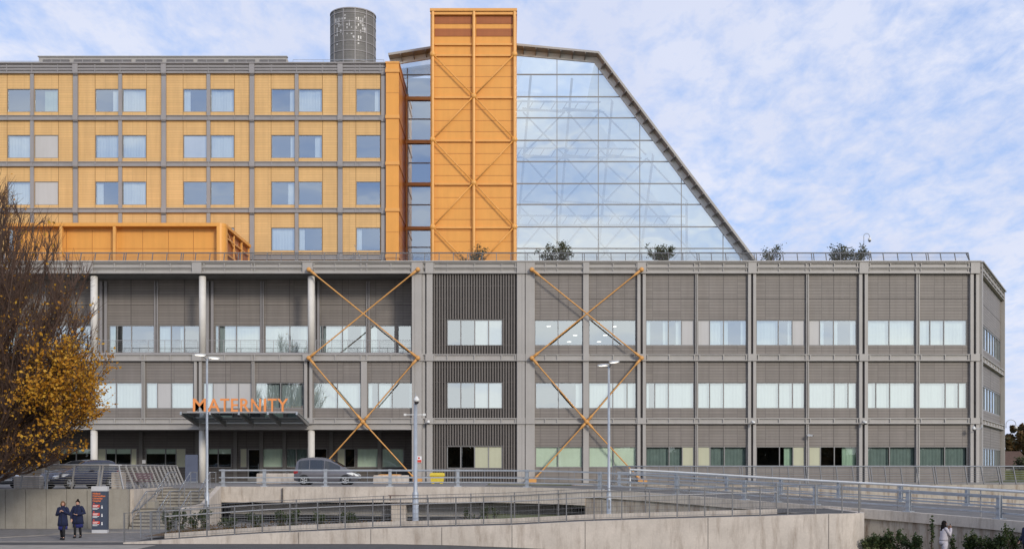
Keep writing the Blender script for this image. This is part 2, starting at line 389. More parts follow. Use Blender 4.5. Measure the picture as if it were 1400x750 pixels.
# --- right part: four double bays
holes = []; wins = []
def row(v0, v1, lst, gm='glass'):
    for u0, u1, sp, ty in lst:
        h = (x9(u0), x9(u1), z9(v1), z9(v0)); holes.append(h); wins.append((h, [x9(s) for s in sp], ty, gm))
row(437, 472, [(731,797,[763],'dd'),(805,869.5,[838],'dd'),(883,949,[914,932],'sHo'),(954,1021,[970.5,989.5],'ocs'),
    (1034,1100.5,[1064.5,1083.5],'cHo'),(1106,1171.5,[1121,1140],'ohs'),(1186,1251,[1216],'cc'),(1257,1322.5,[1272,1291],'ccc')])
row(522.5, 558, [(732,797,[763.5],'dH'),(805,870,[838,857.5],'ccc'),(883,949,[895.5,914],'hcc'),(954,1021,[970.5,989.5],'ccc'),
    (1034,1100.5,[1065,1084],'ccc'),(1106,1171.5,[1141,1160],'ccc'),(1186,1251,[1198,1217],'ccc'),(1257,1322.5,[1293,1311],'ccc')])
row(610, 638.5, [(732,796.5,[763],'gg'),(805,870,[839],'gg')], 'glass_low')
row(610, 636.7, [(883,949,[915,933],'ttv'),(954,1021,[971,990.5],'vtt'),(1034,1100.5,[1066,1084.5],'dxv'),(1106,1172,[1122,1141],'vdx'),
    (1186,1252,[1216.5],'tt'),(1257,1323,[1292],'tt')], 'glass_low')
wm = MB()
wall(wm, x9(714), x9(1337)-.06, GZ, z9(372), holes, .03)
bays = [(731,797,764),(805,870,838),(883,950,914),(954,1022,989),(1034,1102,1065.5),(1106,1173,1140),(1186,1252,1216.5),(1257,1325,1291)]
for a, b, c in bays:
    for v0, v1 in ((374,437),(472,484),(493.5,522.5),(558,571),(579,610),(638.5,660)):
        vline(wm, x9(c), z9(v1), z9(v0), .03, .04)
    hline(wm, x9(a), x9(b), z9(408), .03, .05)
wm.build('wall', [M['panel'], M['joint']], pod, F0)
for h, sp, ty, gm in wins: window(pod, F0, h[0], h[1], h[2], h[3], sp, ty, .03, gm)
for u, v, d in ((751,443,.0),(788,454.5,.5),(780,462.5,1.0),(842,443.5,.0),(830,454.5,.5),(822,462.5,1.0)):
    lt = MB(); lt.lathe([(.01,-.02),(.17,-.015),(.17,.015)], 14, 0, (x9(u), 1.3+d, z9(v)), 'z'); lt.build('ceiling_lamp', M['led'], pod, F0)
def one_column(u0, u1, v0, v1, g, dep, xf=x9, zf=z9, y=.03, frame=F0, m='steel'):
    c = MB(); column(c, xf(u0), xf(u1), zf(v1)+.002, zf(v0)-.002, y, dep, g); c.build('column', [M[m], M['joint']], pod, frame)
for u0, u1, g in ((707,713.4,0),(713.6,717.5,0),(718.5,731,0),(871,882.5,1),(1022,1033,1),(1173.5,1185.5,1),(1325.3,1337.4,1)): one_column(u0, u1, 373.5, 662, g, .26)
for u0, u1, g in ((797.2,804.8,0),(950.5,953.8,1),(1101.8,1105.3,1),(1252,1256.5,1)): one_column(u0, u1, 373.5, 662, g, .2)
# --- ribbed bay and its windows
rh = []; rb = MB(); bk = MB()
for v0, v1 in ((436.5,472.5),(522,558.5),(608.5,640)): rh.append((x9(611), x9(687), z9(v1), z9(v0)))
wall(bk, x9(591), x9(708), GZ, z9(372), rh, .10)
k = 0; xx = x9(593)
while xx < x9(706.5):
    for v0, v1, hi in ((374,484,0),(493.5,571,1),(579,662,2)):
        h = rh[hi]
        if h[0]-.05 < xx+.045 < h[1]+.05:
            rb.box(xx, xx+.1, -.08, .09, z9(v1), h[2]-.02); rb.box(xx, xx+.1, -.08, .09, h[3]+.02, z9(v0))
        else: rb.box(xx, xx+.1, -.08, .09, z9(v1), z9(v0))
    xx += .208
for v in (391,408,436,472,502,522,558,610,640): hline(bk, x9(592), x9(707), z9(v), .0, .06, 1)
bk.build('fin_backing', [M['ribback'], M['joint']], pod, F0); rb.build('vertical_fins', M['rib'], pod, F0)
for i, (h, ty) in enumerate(zip(rh, ('ddbb','ddbb','ddvv'))):
    window(pod, F0, h[0], h[1], h[2], h[3], [x9(630), x9(649), x9(668)], ty, -.02, 'glass' if i < 2 else 'glass_low', .07)
# --- left wing: top storey loggia wall 3 m back, middle storey flush, dark undercroft
DL = 93.0
FL = fr(0, DL, 0)
def x3(u): return X(u, DL)
def z3(v): return Z(v, DL)
lh = []; lw = []
for u0, u1, sp, ty in ((4,58,[31],'cd'),(64,132,[97],'dc'),(149,211,[160,179.5],'kdd'),(217,279,[234,252],'cHd'),(294,356,[299,323],'kcc'),(362,422,[396],'cc'),(437,501,[441,468],'kcs'),(506,540,[],'h'),(544,562.5,[],'d')):
    h = (x3(u0), x3(u1), z3(482), z3(444.5)); lh.append(h); lw.append((h, [x3(s) for s in sp], ty))
lm = MB()
wall(lm, XL, x9(566), z9(493), z9(366), lh, .0)
for c in (24,97,179.5,252,323,396,468,540): 
    for v0, v1 in ((377,444),): vline(lm, x3(c), z3(v1), z3(v0), 0, .035)
hline(lm, XL, x9(564), z3(417), 0, .045)
lm.build('wall', [M['panel'], M['joint']], pod, FL)
for h, sp, ty in lw: window(pod, FL, h[0], h[1], h[2], h[3], sp, ty, .0)
for u0, u1 in ((-10,0),(137,147),(282.5,292.5),(429,437)): one_column(u0, u1, 376, 486, 1, .16, x3, z9, 0, FL, 'steel_cool')
for u0, u1 in ((58.5,63.5),(211.5,216.5),(356.5,361),(501,505.5)): one_column(u0, u1, 376, 486, 1, .14, x3, z9, 0, FL, 'steel_cool')
# middle storey flush wall
mh = []; mw = []
for u0, u1, sp, ty in ((-24,44,[10],'cc'),(54,120,[87],'cc'),(128,194,[158.5],'cc'),(199.5,264.5,[215,234],'coc'),(277.5,344,[291,308.5,326],'cooo'),(349,415.5,[383.5],'cc'),(428.5,493.5,[461],'cc'),(502.5,566,[517,536],'hcH')):
    h = (x9(u0), x9(u1), z9(558), z9(522.5)); mh.append(h); mw.append((h, [x9(s) for s in sp], ty))
mm = MB()
wall(mm, XL, x9(567), z9(572), z9(492), mh, .03)
for c in (10,87,158.5,234,308.5,383.5,461,536):
    for v0, v1 in ((494,522.5),(558,571)): vline(mm, x9(c), z9(v1), z9(v0), .03, .035)
mm.build('wall', [M['panel'], M['joint']], pod, F0)
for h, sp, ty in mw: window(pod, F0, h[0], h[1], h[2], h[3], sp, ty, .03)
for u0, u1, g in ((121,127.5,1),(194.5,198.5,1),(266,276.5,1),(344.8,348.4,1),(416.5,427.5,1),(494,502,0),(47,52,1)): one_column(u0, u1, 493.5, 571, g, .22)
# wide steel piers between the left wing and the ribbed bay
for u0, u1 in ((563.5,567.3),(567.5,577),(577.4,581.3),(583.5,591.6)):
    mc = MB(); mc.box(x9(u0), x9(u1), -.24 if u0 != 577.4 else -.12, .1, z9(662), z9(373.5)); mc.build('column', M['steel'], pod, F0)
mc = MB(); mc.box(x9(563.6), x9(592), .12, 5.5, GZ, z9(372)); mc.build('pier_wall', M['steel'], pod, F0)
# --- beams
bm_ = MB()
def bays_at(us, k=4):
    return [x9(u) for u in us]
stR = bays_at([711,745.5,762,797,805,838,870,885,914.5,949,956,988.5,1020,1036,1064.5,1101,1107,1139.5,1171,1188,1216,1251,1258,1291,1323])
stM = bays_at([594,612,649,686,705])
stL = bays_at([-26,10,46,87,122,158,194,199,234,264,280,308,345,349,383,415,430,459,494,502,535,564])
for st, s0, s1 in ((stR, x9(707), x9(1337.4)), (stM, x9(566.5), x9(706.8)), (stL, XL, x9(566.3))):
    beam(bm_, s0, s1, z9(493.3), z9(484.2), st, .3, .03); beam(bm_, s0, s1, z9(579), z9(571.2), st, .3, .03)
    bm_.box(s0, s1, -.30, .04, z9(374.3), z9(373)); beam(bm_, s0, s1, z9(366.6), z9(359.5), st, .34, .03); beam(bm_, s0, s1, z9(373), z9(367), st, .26, .03)
for u0, u1 in ((115,129),(264,277),(414.5,428.5),(563,578.5),(582,593),(706.5,718),(718.4,731),(797,805),(870.8,882.8),(1021.8,1033.2),(1173.3,1185.7),(1325,1337.6)):
    bm_.box(x9(u0), x9(u1), -.36, -.2, z9(374.5), z9(359)); bm_.box(x9(u0), x9(u1), -.335, -.2, z9(493.6), z9(484)); bm_.box(x9(u0), x9(u1), -.335, -.2, z9(579.3), z9(571))
bm_.build('steel_beam', M['steel'], pod, F0)
cop = MB(); cop.box(XL, x9(1337.4)+.1, -.42, 1.0, z9(359), z9(357.2)); cop.build('coping', M['steel'], pod, F0)
us = MB(); us.box(XL, x9(566), -.1, .06, z9(587), z9(579.2)); us.box(XL, x9(566), -.16, -.1, z9(587), z9(585.6)); us.build('fascia', M['steel'], pod, F0)
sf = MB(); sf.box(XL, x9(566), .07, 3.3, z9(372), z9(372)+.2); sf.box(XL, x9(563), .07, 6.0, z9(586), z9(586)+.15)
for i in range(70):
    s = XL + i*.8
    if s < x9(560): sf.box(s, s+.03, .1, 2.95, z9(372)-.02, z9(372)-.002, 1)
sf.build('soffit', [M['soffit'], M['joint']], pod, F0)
bf = MB(); bf.box(XL, x9(563), .06, 3.0, z9(484), z9(484)+.12); bf.build('balcony_floor', M['steel_cool'], pod, F0)
# round white columns, each storey height on its own
for u in (-20, 127.5, 276, 425):
    for v0, v1 in ((377.2, 484), (587.2, 664)):
        c = MB(); c.lathe([(.27, z9(v1)), (.27, z9(v0))], 24, 0, (x9(u), .18, 0)); c.build('round_column', M['white_col'], pod, F0, True)
# balcony railing in the loggia, bay by bay
for u0, u1 in ((-14,121),(134,270),(282.5,419),(431.5,562)):
    br_ = MB(); z0, z1 = z9(484), z9(464.8)
    br_.tube([(x9(u0), .12, z1), (x9(u1), .12, z1)], .025, 6)
    for k in range(1, 8): br_.tube([(x9(u0), .12, z0+(z1-z0)*k/8), (x9(u1), .12, z0+(z1-z0)*k/8)], .008, 4)
    n = 6
    for k in range(n+1): br_.box(x9(u0)+(x9(u1)-x9(u0))*k/n-.015, x9(u0)+(x9(u1)-x9(u0))*k/n+.015, .1, .14, z0, z1)
    br_.build('balcony_railing', M['rail_lt'], pod, F0)
# undercroft wall
DU = 95.5; FU = fr(0, DU, 0)
def xu(u): return X(u, DU)
def zu(v): return Z(v, DU)
uh = []; uw = []
for u0, u1, sp, ty in ((10,60,[36],'dd'),(80,126,[104],'BB'),(133,187,[144.5,158,179],'vBBv'),(199,254,[226,240.5],'BBv'),(284,316.5,[298],'BB'),(328,337.5,[],'v'),(359,387,[],'g'),(391,447,[405,420],'ttd'),(461,485.5,[471.5],'vd'),(488,517,[],'g'),(522,552,[],'g')):
    h = (xu(u0), xu(u1), zu(638.5), zu(612.5)); uh.append(h); uw.append((h, [xu(s) for s in sp], ty))
dh = (xu(338.5), xu(356.5), 2.06, zu(613)); uh.append(dh)
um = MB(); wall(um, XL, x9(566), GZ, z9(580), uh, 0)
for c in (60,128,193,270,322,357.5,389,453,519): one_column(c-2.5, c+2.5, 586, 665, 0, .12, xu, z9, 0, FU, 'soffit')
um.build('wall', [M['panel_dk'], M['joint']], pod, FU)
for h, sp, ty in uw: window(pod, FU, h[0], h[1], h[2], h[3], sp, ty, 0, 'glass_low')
dr = MB(); a, b, c, d = dh
dr.box(a, a+.09, .02, .12, c, d); dr.box(b-.09, b, .02, .12, c, d); dr.box(a+.09, b-.09, .02, .12, d-.09, d); dr.box(a+.09, b-.09, .03, .1, c, c+.25)
door = dr.build('door', M['frame'], pod, FU)
g = MB(); g.face(((a+.09,.06,c+.25),(b-.09,.06,c+.25),(b-.09,.06,d-.09),(a+.09,.06,d-.09))); g.build('glass', M['glass_low'], door)
h_ = MB(); h_.tube([(b-.2,-.02,3.0),(b-.2,-.02,3.5)], .015, 6); h_.build('handle', M['galv'], door)
# interior shell, roof
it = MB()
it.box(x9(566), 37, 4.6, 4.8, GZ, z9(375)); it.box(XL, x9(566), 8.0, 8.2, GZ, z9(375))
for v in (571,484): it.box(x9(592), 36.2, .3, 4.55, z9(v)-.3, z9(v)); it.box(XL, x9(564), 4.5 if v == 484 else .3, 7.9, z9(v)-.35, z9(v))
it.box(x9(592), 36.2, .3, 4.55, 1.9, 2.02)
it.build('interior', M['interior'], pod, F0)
ro = MB(); ro.box(XL, 36.2, 1.0, 40, z9(372)-.05, z9(360)); ro.build('roof', M['roof'], pod, F0)
# orange cross braces with cast nodes
def node(u, v): return Vector((x9(u), -.62, z9(v)))
def brace(mb, a, b):
    d = (b-a); L = d.length; d.normalize()
    mb.tube([a, a+d*.55, a+d*.8, b-d*.8, b-d*.55, b], [.10,.11,.055,.055,.11,.10], 8)
for (ua, ub, um_, ft) in ((424,572,497.5,(424,572)), (727,876,801.5,(727,877))):
    bm2 = MB()
    for p, q in (((ua,370),(ub,490)),((ub,370),(ua,490)),((ua,490),(um_,576.5)),((ub,490),(um_,576.5)),((um_,576.5),(ft[0],658)),((um_,576.5),(ft[1],658))): brace(bm2, node(*p), node(*q))
    bo = bm2.build('cross_brace', M['brace'], pod, F0, True)
    for u, v in ((ua,370),(ub,370),(ua,490),(ub,490),(um_,576.5)):
        n_ = MB(); n_.lathe([(.05,-.15),(.15,-.13),(.18,0),(.18,.2),(.12,.22),(.12,.42)], 14, 0, tuple(node(u,v)), 'y'); n_.build('brace_node', M['brace'], bo, None, True)
    for u in ft:
        n_ = MB(); n_.box(x9(u)-.35, x9(u)+.35, -.85, -.4, 2.0, 2.32); n_.build('brace_foot', M['brace'], bo)
# --- chamfered end face turning away on the right
C0 = Vector((x9(1337.4), 90.0, 0)); C1 = Vector((44.7, 105.2, 0)); LC = (C1-C0).length; ang = math.atan2(C1.y-C0.y, C1.x-C0.x)
FC = fr(C0.x, C0.y, 0, ang)
ch = [(.9, LC-.35, z9(v1), z9(v0)) for v0, v1 in ((437,472),(522.5,558),(610,637.5))]
cw = MB(); wall(cw, 0.02, LC, GZ, z9(372), ch, .03); hline(cw, .5, LC, z9(408), .03, .05); vline(cw, LC*.5, z9(522), z9(493), .03, .04); vline(cw, LC*.5, z9(610), z9(579), .03, .04)
cw.build('wall', [M['panel'], M['joint']], pod, FC)
for i, h in enumerate(ch):
    n = 8; sp = [h[0]+(h[1]-h[0])*k/n for k in range(1, n)]; window(pod, FC, *h, sp, ('cHchccsc','cccccHcc','tttttttt')[i], .03, 'glass' if i < 2 else 'glass_low', .1)
cbm = MB(); st = [LC*k/8 for k in range(9)]
for v0, v1 in ((359.5,366.6),(367,373),(484.2,493.3),(571.2,579)): beam(cbm, .02, LC, z9(v1), z9(v0), st, .3, .03)
cbm.box(.02, .5, -.3, .03, GZ, z9(359)); cbm.box(LC-.25, LC, -.3, .03, GZ, z9(359)); cbm.build('steel_beam', M['steel'], pod, FC)
cc = MB(); cc.box(0, LC+.1, -.42, .8, z9(359), z9(357.2)); cc.build('coping', M['steel'], pod, FC)
ci = MB(); ci.box(.5, LC, 3.0, 3.2, GZ, z9(375)); ci.build('interior', M['interior'], pod, FC)
rr = MB(); rr.prism([(36.2, 91.0), (C1.x-.6, C1.y-.2), (C1.x-.6, 130), (36.2, 130)], z9(372)-.05, z9(360)-.01, 'z'); rr.build('roof', M['roof'], pod, W)
bkw = MB(); bkw.box(C1.x-.3, C1.x, C1.y, 130, GZ, z9(360)); bkw.build('wall', M['panel'], pod, W)
# entrance canopy: raised smoked glass on tapered steel ribs
DC = 85.0
def pc(u, v, d=DC): return P(u, v, d)
cn = MB()
bl, brt = pc(270, 578, 89.7), pc(425, 578, 89.7); fl_, frt = pc(246, 565, DC), pc(408, 565, DC)
fl_.z = frt.z = Z(563.5, DC); fx0, fx1 = fl_.x, frt.x; bx0, bx1 = fx0+.25, fx1+.25
cn.rings([[(fx0,DC,fl_.z-.04),(fx1,DC,fl_.z-.04),(fx1,DC,fl_.z+.03),(fx0,DC,fl_.z+.03)], [(fx0,89.6,bl.z+.02),(fx1,89.6,bl.z+.02),(fx1,89.6,bl.z+.09),(fx0,89.6,bl.z+.09)]])
canopy = cn.build('entrance_canopy', M['canopy_glass'], pod, W)
for k in range(5):
    x = fx0 + .1 + (fx1-fx0-.2)*k/4; r_ = MB()
    r_.rings([[(x-.05,DC-.1,fl_.z-.16),(x+.05,DC-.1,fl_.z-.16),(x+.05,DC-.1,fl_.z-.05),(x-.05,DC-.1,fl_.z-.05)], [(x-.05,89.6,bl.z-.28),(x+.05,89.6,bl.z-.28),(x+.05,89.6,bl.z+.01),(x-.05,89.6,bl.z+.01)]])
    r_.build('canopy_rib', M['frame'], canopy)
    e_ = MB(); e_.box(x-.07, x+.07, DC-.14, DC-.101, fl_.z-.17, fl_.z+.06); e_.build('rib_end_cap', M['galv'], canopy)
e_ = MB(); e_.box(fx0, fx1, 88.0, 88.12, fl_.z+(bl.z-fl_.z)*.64-.12, fl_.z+(bl.z-fl_.z)*.64-.05); e_.box(fx0, fx1, DC-.05, DC-.003, fl_.z-.05, fl_.z+.05); e_.build('edge_trim', M['frame'], canopy)
# the word standing on the canopy's front edge
def glyph(ch, x0, x1, z0, h, dep, off=.0):
    cu = bpy.data.curves.new('glyph', 'FONT'); cu.body = ch; cu.size = 1; cu.extrude = .05; cu.offset = off
    o = bpy.data.objects.new('glyph', cu); COL.objects.link(o)
    dg = bpy.context.evaluated_depsgraph_get(); dg.update()
    me = bpy.data.meshes.new_from_object(o.evaluated_get(dg)); COL.objects.unlink(o); bpy.data.objects.remove(o); bpy.data.curves.remove(cu)
    xs = [v.co.x for v in me.vertices]; ys = [v.co.y for v in me.vertices]; ax, bx, ay, by = min(xs), max(xs), min(ys), max(ys)
    for v in me.vertices:
        v.co = ((v.co.x-ax)/max(bx-ax,1e-6)*(x1-x0)+x0, -v.co.z/.05*dep, (v.co.y-ay)/max(by-ay,1e-6)*h+z0)
    return me
sg = thing('maternity_sign', 'word MATERNITY in free standing orange capitals along the front edge of the entrance canopy', 'sign', (X(329, DC), DC, fl_.z+.05))
for ch_, a, b in (('M',264,282),('A',284,301),('T',301.2,313.5),('E',316,325.5),('R',328.5,341.5),('N',343.5,357),('I',360.8,364),('T',366,378.5),('Y',379,394)):
    me = glyph(ch_, X(a, DC), X(b, DC), fl_.z+.06, .97, .07, .010); me.materials.append(M['letters'])
    link('letter', me, sg, fr(0, DC, 0))
rl = MB(); rl.box(X(256, DC), X(407, DC), DC-.06, DC+.06, fl_.z+.032, fl_.z+.075); rl.build('sign_rail', M['silver'], sg, W)

# ================================================================== yellow ward block
DY = 102.0; FY = fr(0, DY, 0)
def xy(u): return X(u, DY)
def zy(v): return Z(v, DY)
wb = thing('ward_block', 'yellow ochre ward block with paired windows in a grey grid, set back above the podium', 'building', (xy(260), DY, 19.2))
rows = [(121.5,153),(184.5,216),(248,280),(311,342.5)]
types = [['dx','Hc','hc','Hc','H'], ['co','cc','bc','HH','d'], ['co','hc','dd','Hd','d'], ['cc','cc','cc','ch','h']]
yh = []; yw = []
pairs = [(-110,-77.5,-73.5,-41)] + [(10+120.3*k, 42.3+120.3*k, 47+120.3*k, 79.5+120.3*k) for k in range(4)]
for ri, (v0, v1) in enumerate(rows):
    for ki, (a, b, c, d) in enumerate(pairs):
        t = types[ri][max(0, ki-1)]
        for (p, q, ty) in ((a,b,t[0]),(c,d,t[1])):
            h = (xy(p), xy(q), zy(v1), zy(v0)); yh.append(h); yw.append((h, ty))
    h = (xy(487), xy(520), zy(v1), zy(v0)); yh.append(h); yw.append((h, types[ri][4]))
ym = MB(); wall(ym, XL-6, xy(527), 19, zy(96), yh, .02)
for k in range(-1, 5):
    b0 = 10+120.3*k
    for u in ((b0, b0+70) if k < 4 else (486.5, 520.5)):
        u = u if k == 4 else u - .3 if u == b0 else u
        for v0, v1 in ((101,158.5),(165,221.5),(228,285),(291,348)): vline(ym, xy(u), zy(v1), zy(v0), .02, .045)
ym.build('wall', [M['yellow'], M['yjoint']], wb, FY)
for h, ty in yw: window(wb, FY, *h, [], ty, .02, 'glass_up', .05)
def ycol(u0, u1, dep, joint):
    c = MB(); c.box(xy(u0), xy(u1), -dep, .05, zy(356), zy(96))
    if joint:
        for v in (101.5,165.3,228.3,291.3): c.box(xy(u0-.1), xy(u1+.1), -dep-.01, -dep+.01, zy(v)-.22, zy(v)-.08, 1)
    c.build('column', [M['steel_cool'], M['joint']], wb, FY)
for k in range(-2, 4):
    u = 104+120.5*k; ycol(u-3, u+3, .2, True); ycol(u+58.5, u+63.3, .14, False)
ycol(521.5, 527, .2, True)
yb = MB(); sty = []
for k in range(-2, 5):
    for e in (10.5, 44.8, 80): sty.append(xy(e+120.4*k)) if e+120.4*k < 500 else None
sty += [xy(486), xy(520)]
for v0, v1 in ((158.5,165),(221.5,228),(284.8,291),(348,355)):
    beam(yb, XL-6, xy(527), zy(v1), zy(v0), sty, .24, .02, .05)
for v0, v1 in ((88.2,92),(92.3,96),(96.3,101.2)): beam(yb, XL-6, xy(527), zy(v1), zy(v0), sty, .26, .02, .06)
for k in range(-1, 4):
    u = 104+120.5*k
    for v0, v1 in ((158.2,165.3),(221.2,228.3),(284.5,291.3),(347.7,355.3),(88,101.5)): yb.box(xy(u-3.6), xy(u+3.6), -.29, -.12, zy(v1), zy(v0))
yb.build('steel_beam', M['steel_cool'], wb, FY)
yp = MB(); yp.box(XL-6, xy(527.3), -.34, .8, zy(88.2), zy(86.6)); yp.build('coping', M['steel_cool'], wb, FY)
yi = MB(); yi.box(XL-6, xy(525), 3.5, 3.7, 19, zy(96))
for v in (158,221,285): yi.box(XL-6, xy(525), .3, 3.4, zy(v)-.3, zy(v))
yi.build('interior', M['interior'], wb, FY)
yr = MB(); yr.box(XL-6, xy(527), .8, 30, zy(92), zy(89)); yr.box(xy(526), xy(527)-.003, .03, 30, 19, zy(92)); yr.build('roof', M['roof'], wb, FY)
# plant screen on its roof
sc_ = thing('plant_screen', 'low grey louvred plant screen along the roof of the yellow ward block', 'screen', (xy(220), DY+2, zy(88)))
Fs = fr(0, DY+2.0, 0); DS = DY+2.0
sm = MB(); sm.box(X(53,DS), X(392,DS), 0, .3, Z(90,DS), Z(78.2,DS), 0)
sm.prism([(X(392,DS), Z(90,DS)), (X(397,DS), Z(90,DS)), (X(392,DS), Z(79,DS))], .0, .3); sm.box(X(52,DS), X(393,DS), -.12, .32, Z(78.2,DS), Z(77,DS)); sm.build('panel', M['steel'], sc_, Fs)
for k in range(8):
    a = 59+42.3*k
    if a+36 > 392: break
    lv = MB(); lv.box(X(a,DS), X(a+36,DS), -.05, -.004, Z(87.5,DS), Z(82,DS), 1)
    for j in range(6): lv.box(X(a,DS), X(a+36,DS), -.1, -.052, Z(87-j*.95,DS), Z(87-j*.95,DS)+.03)
    for j in range(1, 3): lv.box(X(a+12*j,DS)-.03, X(a+12*j,DS)+.03, -.12, -.003, Z(87.6,DS), Z(81.9,DS))
    lv.build('louvre', [M['steel_cool'], M['ribback']], sc_, Fs)
# roof edge rail
def thin_rail(name, label, cat, pts, h, spacing, nr, m, r=.02, group=None):
    t = thing(name, label, cat, tuple(pts[0]), 0, group); pts = [Vector(p) for p in pts]
    rl = MB()
    for j in range(nr):
        rl.tube([p + Vector((0,0,h*(1-j/nr*.9))) for p in pts], r, 6)
    rl.build('rail', m, t, W)
    for a, b in zip(pts, pts[1:]):
        n = max(1, int((b-a).length/spacing))
        for k in range(n + (1 if b is pts[-1] else 0)):
            p = a + (b-a)*k/n; q = MB(); q.tube([p, p+Vector((0,0,h))], r, 6); q.build('post', m, t, W)
    return t
thin_rail('roof_rail', 'thin steel safety rail on the ward roof left of the plant screen', 'railing', [(xy(-30), DY+.5, zy(87)), (xy(51), DY+.5, zy(87))], .38+.0, 2.4, 2, M['galv'])
thin_rail('roof_rail', 'thin steel safety rail on the ward roof in front of the round flue', 'railing', [(xy(399), DY+.5, zy(87)), (xy(524), DY+.5, zy(87))], .5, 2.4, 2, M['galv'])
# flue
DFL = 112.0
fx, fr_ = X(478.5, DFL), 31*DFL/FPX
fl = thing('flue_tower', 'round grey perforated metal flue rising behind the yellow ward roof', 'chimney', (fx, DFL+fr_, Z(92, DFL)))
fm = MB(); zt, zb = Z(10.5, DFL), Z(95, DFL)
segs = 48
rg = []
for zz in (zb, zt): rg.append([(fr_*math.cos(2*math.pi*k/segs), fr_*math.sin(2*math.pi*k/segs), zz) for k in range(segs)])
fm.rings(rg, 0, False); Ff = fr(fx, DFL+fr_, 0)
fm.build('drum', M['flue'], fl, Ff, True)
fr2 = MB()
z_ = zb
while z_ < zt:
    fr2.lathe([(fr_+.005,z_),(fr_+.05,z_),(fr_+.05,z_+.07),(fr_+.005,z_+.07)], segs, 0, cap=False); z_ += .93
fr2.lathe([(fr_-.1,zt-.06),(fr_+.07,zt-.06),(fr_+.07,zt+.04),(fr_-.1,zt+.04),(fr_-.1,zt-.06)], segs, 0, cap=False)
for k in range(12):
    t = 2*math.pi*(k+.42)/12; cx, sy = math.cos(t), math.sin(t)
    fr2.bar((cx*(fr_+.02), sy*(fr_+.02), zb), (cx*(fr_+.02), sy*(fr_+.02), zt), .09, .06, (cx, sy, 0))
fr2.build('seam_frame', M['steel_cool'], fl, Ff)
pt_ = MB(); r2 = random.Random(4)
for k in range(70):
    t = -math.pi/2 + r2.uniform(-.75,.7); z_ = zt - .5 - abs(r2.gauss(0,1.0)) - .3
    t = round(t/.1)*.1; z_ = round(z_/.3)*.3
    w, h = r2.choice((.1,.16,.22)), r2.choice((.12,.2,.3)); cx, sy = math.cos(t), math.sin(t); rr_ = fr_+.012
    tx, ty_ = -sy*w/2, cx*w/2
    pt_.face(((cx*rr_-tx, sy*rr_-ty_, z_-h/2), (cx*rr_+tx, sy*rr_+ty_, z_-h/2), (cx*rr_+tx, sy*rr_+ty_, z_+h/2), (cx*rr_-tx, sy*rr_-ty_, z_+h/2)))
pt_.build('perforation', M['opaque'], fl, Ff)
lid = MB(); lid.lathe([(fr_-.12, zt-.8),(0.01, zt-.8)], segs, 0, cap=False); lid.build('flue_cap', M['ribback'], fl, Ff)
# ================================================================== orange roof plant room on the podium
DB = 92.0; FB = fr(0, DB, 0)
def xb(u): return X(u, DB)
def zb_(v): return Z(v, DB)
pb = thing('plant_room', 'long low orange plant room with overhanging roof standing on the podium roof', 'plant room', (xb(160), DB+4, 19.0))
XB0 = xb(4); rf = 1.0
bx = MB()
bx.box(XB0+.5, xb(296), .75, 9.2, 19.0, zb_(306.5)); bx.build('wall', M['orange'], pb, FB)
bj = MB()
for u in (51,86,121.5,191,226.5,261): bj.box(xb(u)-.02, xb(u)+.02, .735, .748, 19.3, zb_(312))
bj.box(XB0+.5, xb(296), .737, .749, zb_(337.6), zb_(336.9)); bj.build('panel_joint', M['orangej'], pb, FB)
tp = MB(); rad = .55; prof = [(XB0, 0), (xb(307.5)-rad, 0)] + [(xb(307.5)-rad+rad*math.sin(t), rad-rad*math.cos(t)) for t in [math.pi/2*k/6 for k in range(1,7)]] + [(xb(307.5), 9.2), (XB0, 9.2)]
tp.prism(prof, zb_(309), zb_(304.5), 'z'); tp.build('roof', M['orange'], pb, FB)
po = MB()
for u in (9, 83, 156): po.box(xb(u)-.11, xb(u)+.11, .02, .3, 19.0, zb_(309.3))
po.build('post', M['orange2'], pb, FB)
qn = MB(); pr = [(xb(296.2), .0)] + [(xb(307.3)-rad+rad*math.sin(t), rad-rad*math.cos(t)) for t in [math.pi/2*k/6 for k in range(0,7)]] + [(xb(307.3), .9), (xb(296.2), .9)]
qn.prism(pr, 19.0, zb_(309.1), 'z'); qn.build('rounded_corner', M['orange'], pb, FB, False)
xs_ = xb(307.0)
sv = MB(); sv.box(xs_-.4, xs_-.25, .95, 9.1, 19.0, zb_(309.2)); sv.build('end_louvre', M['louvre'], pb, FB)
sf2 = MB()
for y in (1.0, 3.6, 6.3, 9.0): sf2.box(xs_-.2, xs_-.05, y-.07, y+.07, 19.0, zb_(309.2))
for z in (20.4, 21.7): sf2.box(xs_-.18, xs_-.08, 1.08, 8.9, z-.05, z+.05)
sf2.bar((xs_-.14, 1.1, zb_(312)), (xs_-.14, 8.9, 19.3), .1, .1); sf2.build('end_frame', M['orange2'], pb, FB)
# ================================================================== orange corner shaft, stair tower, atrium
DFN = 101.5
fs = thing('corner_shaft', 'narrow orange clad corner shaft at the right end of the yellow ward block', 'shaft', (X(536, DFN), DFN+3, 19.2))
FF = fr(0, DFN, 0); a, b = X(527.6, DFN), X(545.3, DFN); fz = lambda v: Z(v, DFN)
s_ = MB(); s_.box(a, b, 0, 6.6, 19, fz(85)); s_.build('shaft', M['orange'], fs, FF)
for v, w in ((96.5,2.2),(159.5,2.2),(223,2.2),(286.5,2.2),(350,2.2),(85.4,1.1)):
    s_ = MB(); s_.box(a-.05, b+.05, -.06, 6.62, fz(v+w), fz(v-w)); s_.build('floor_band', M['orange2'], fs, FF)
s_ = MB()
for v in (127,190,254,317): s_.box(a+.02, b+.004, -.004, 6.55, fz(v)-.03, fz(v)+.02)
for v in (96.5,159.5,223,286.5,350):
    s_.box(a-.055, b+.055, -.064, 6.5, fz(v+2.9), fz(v+2.3))
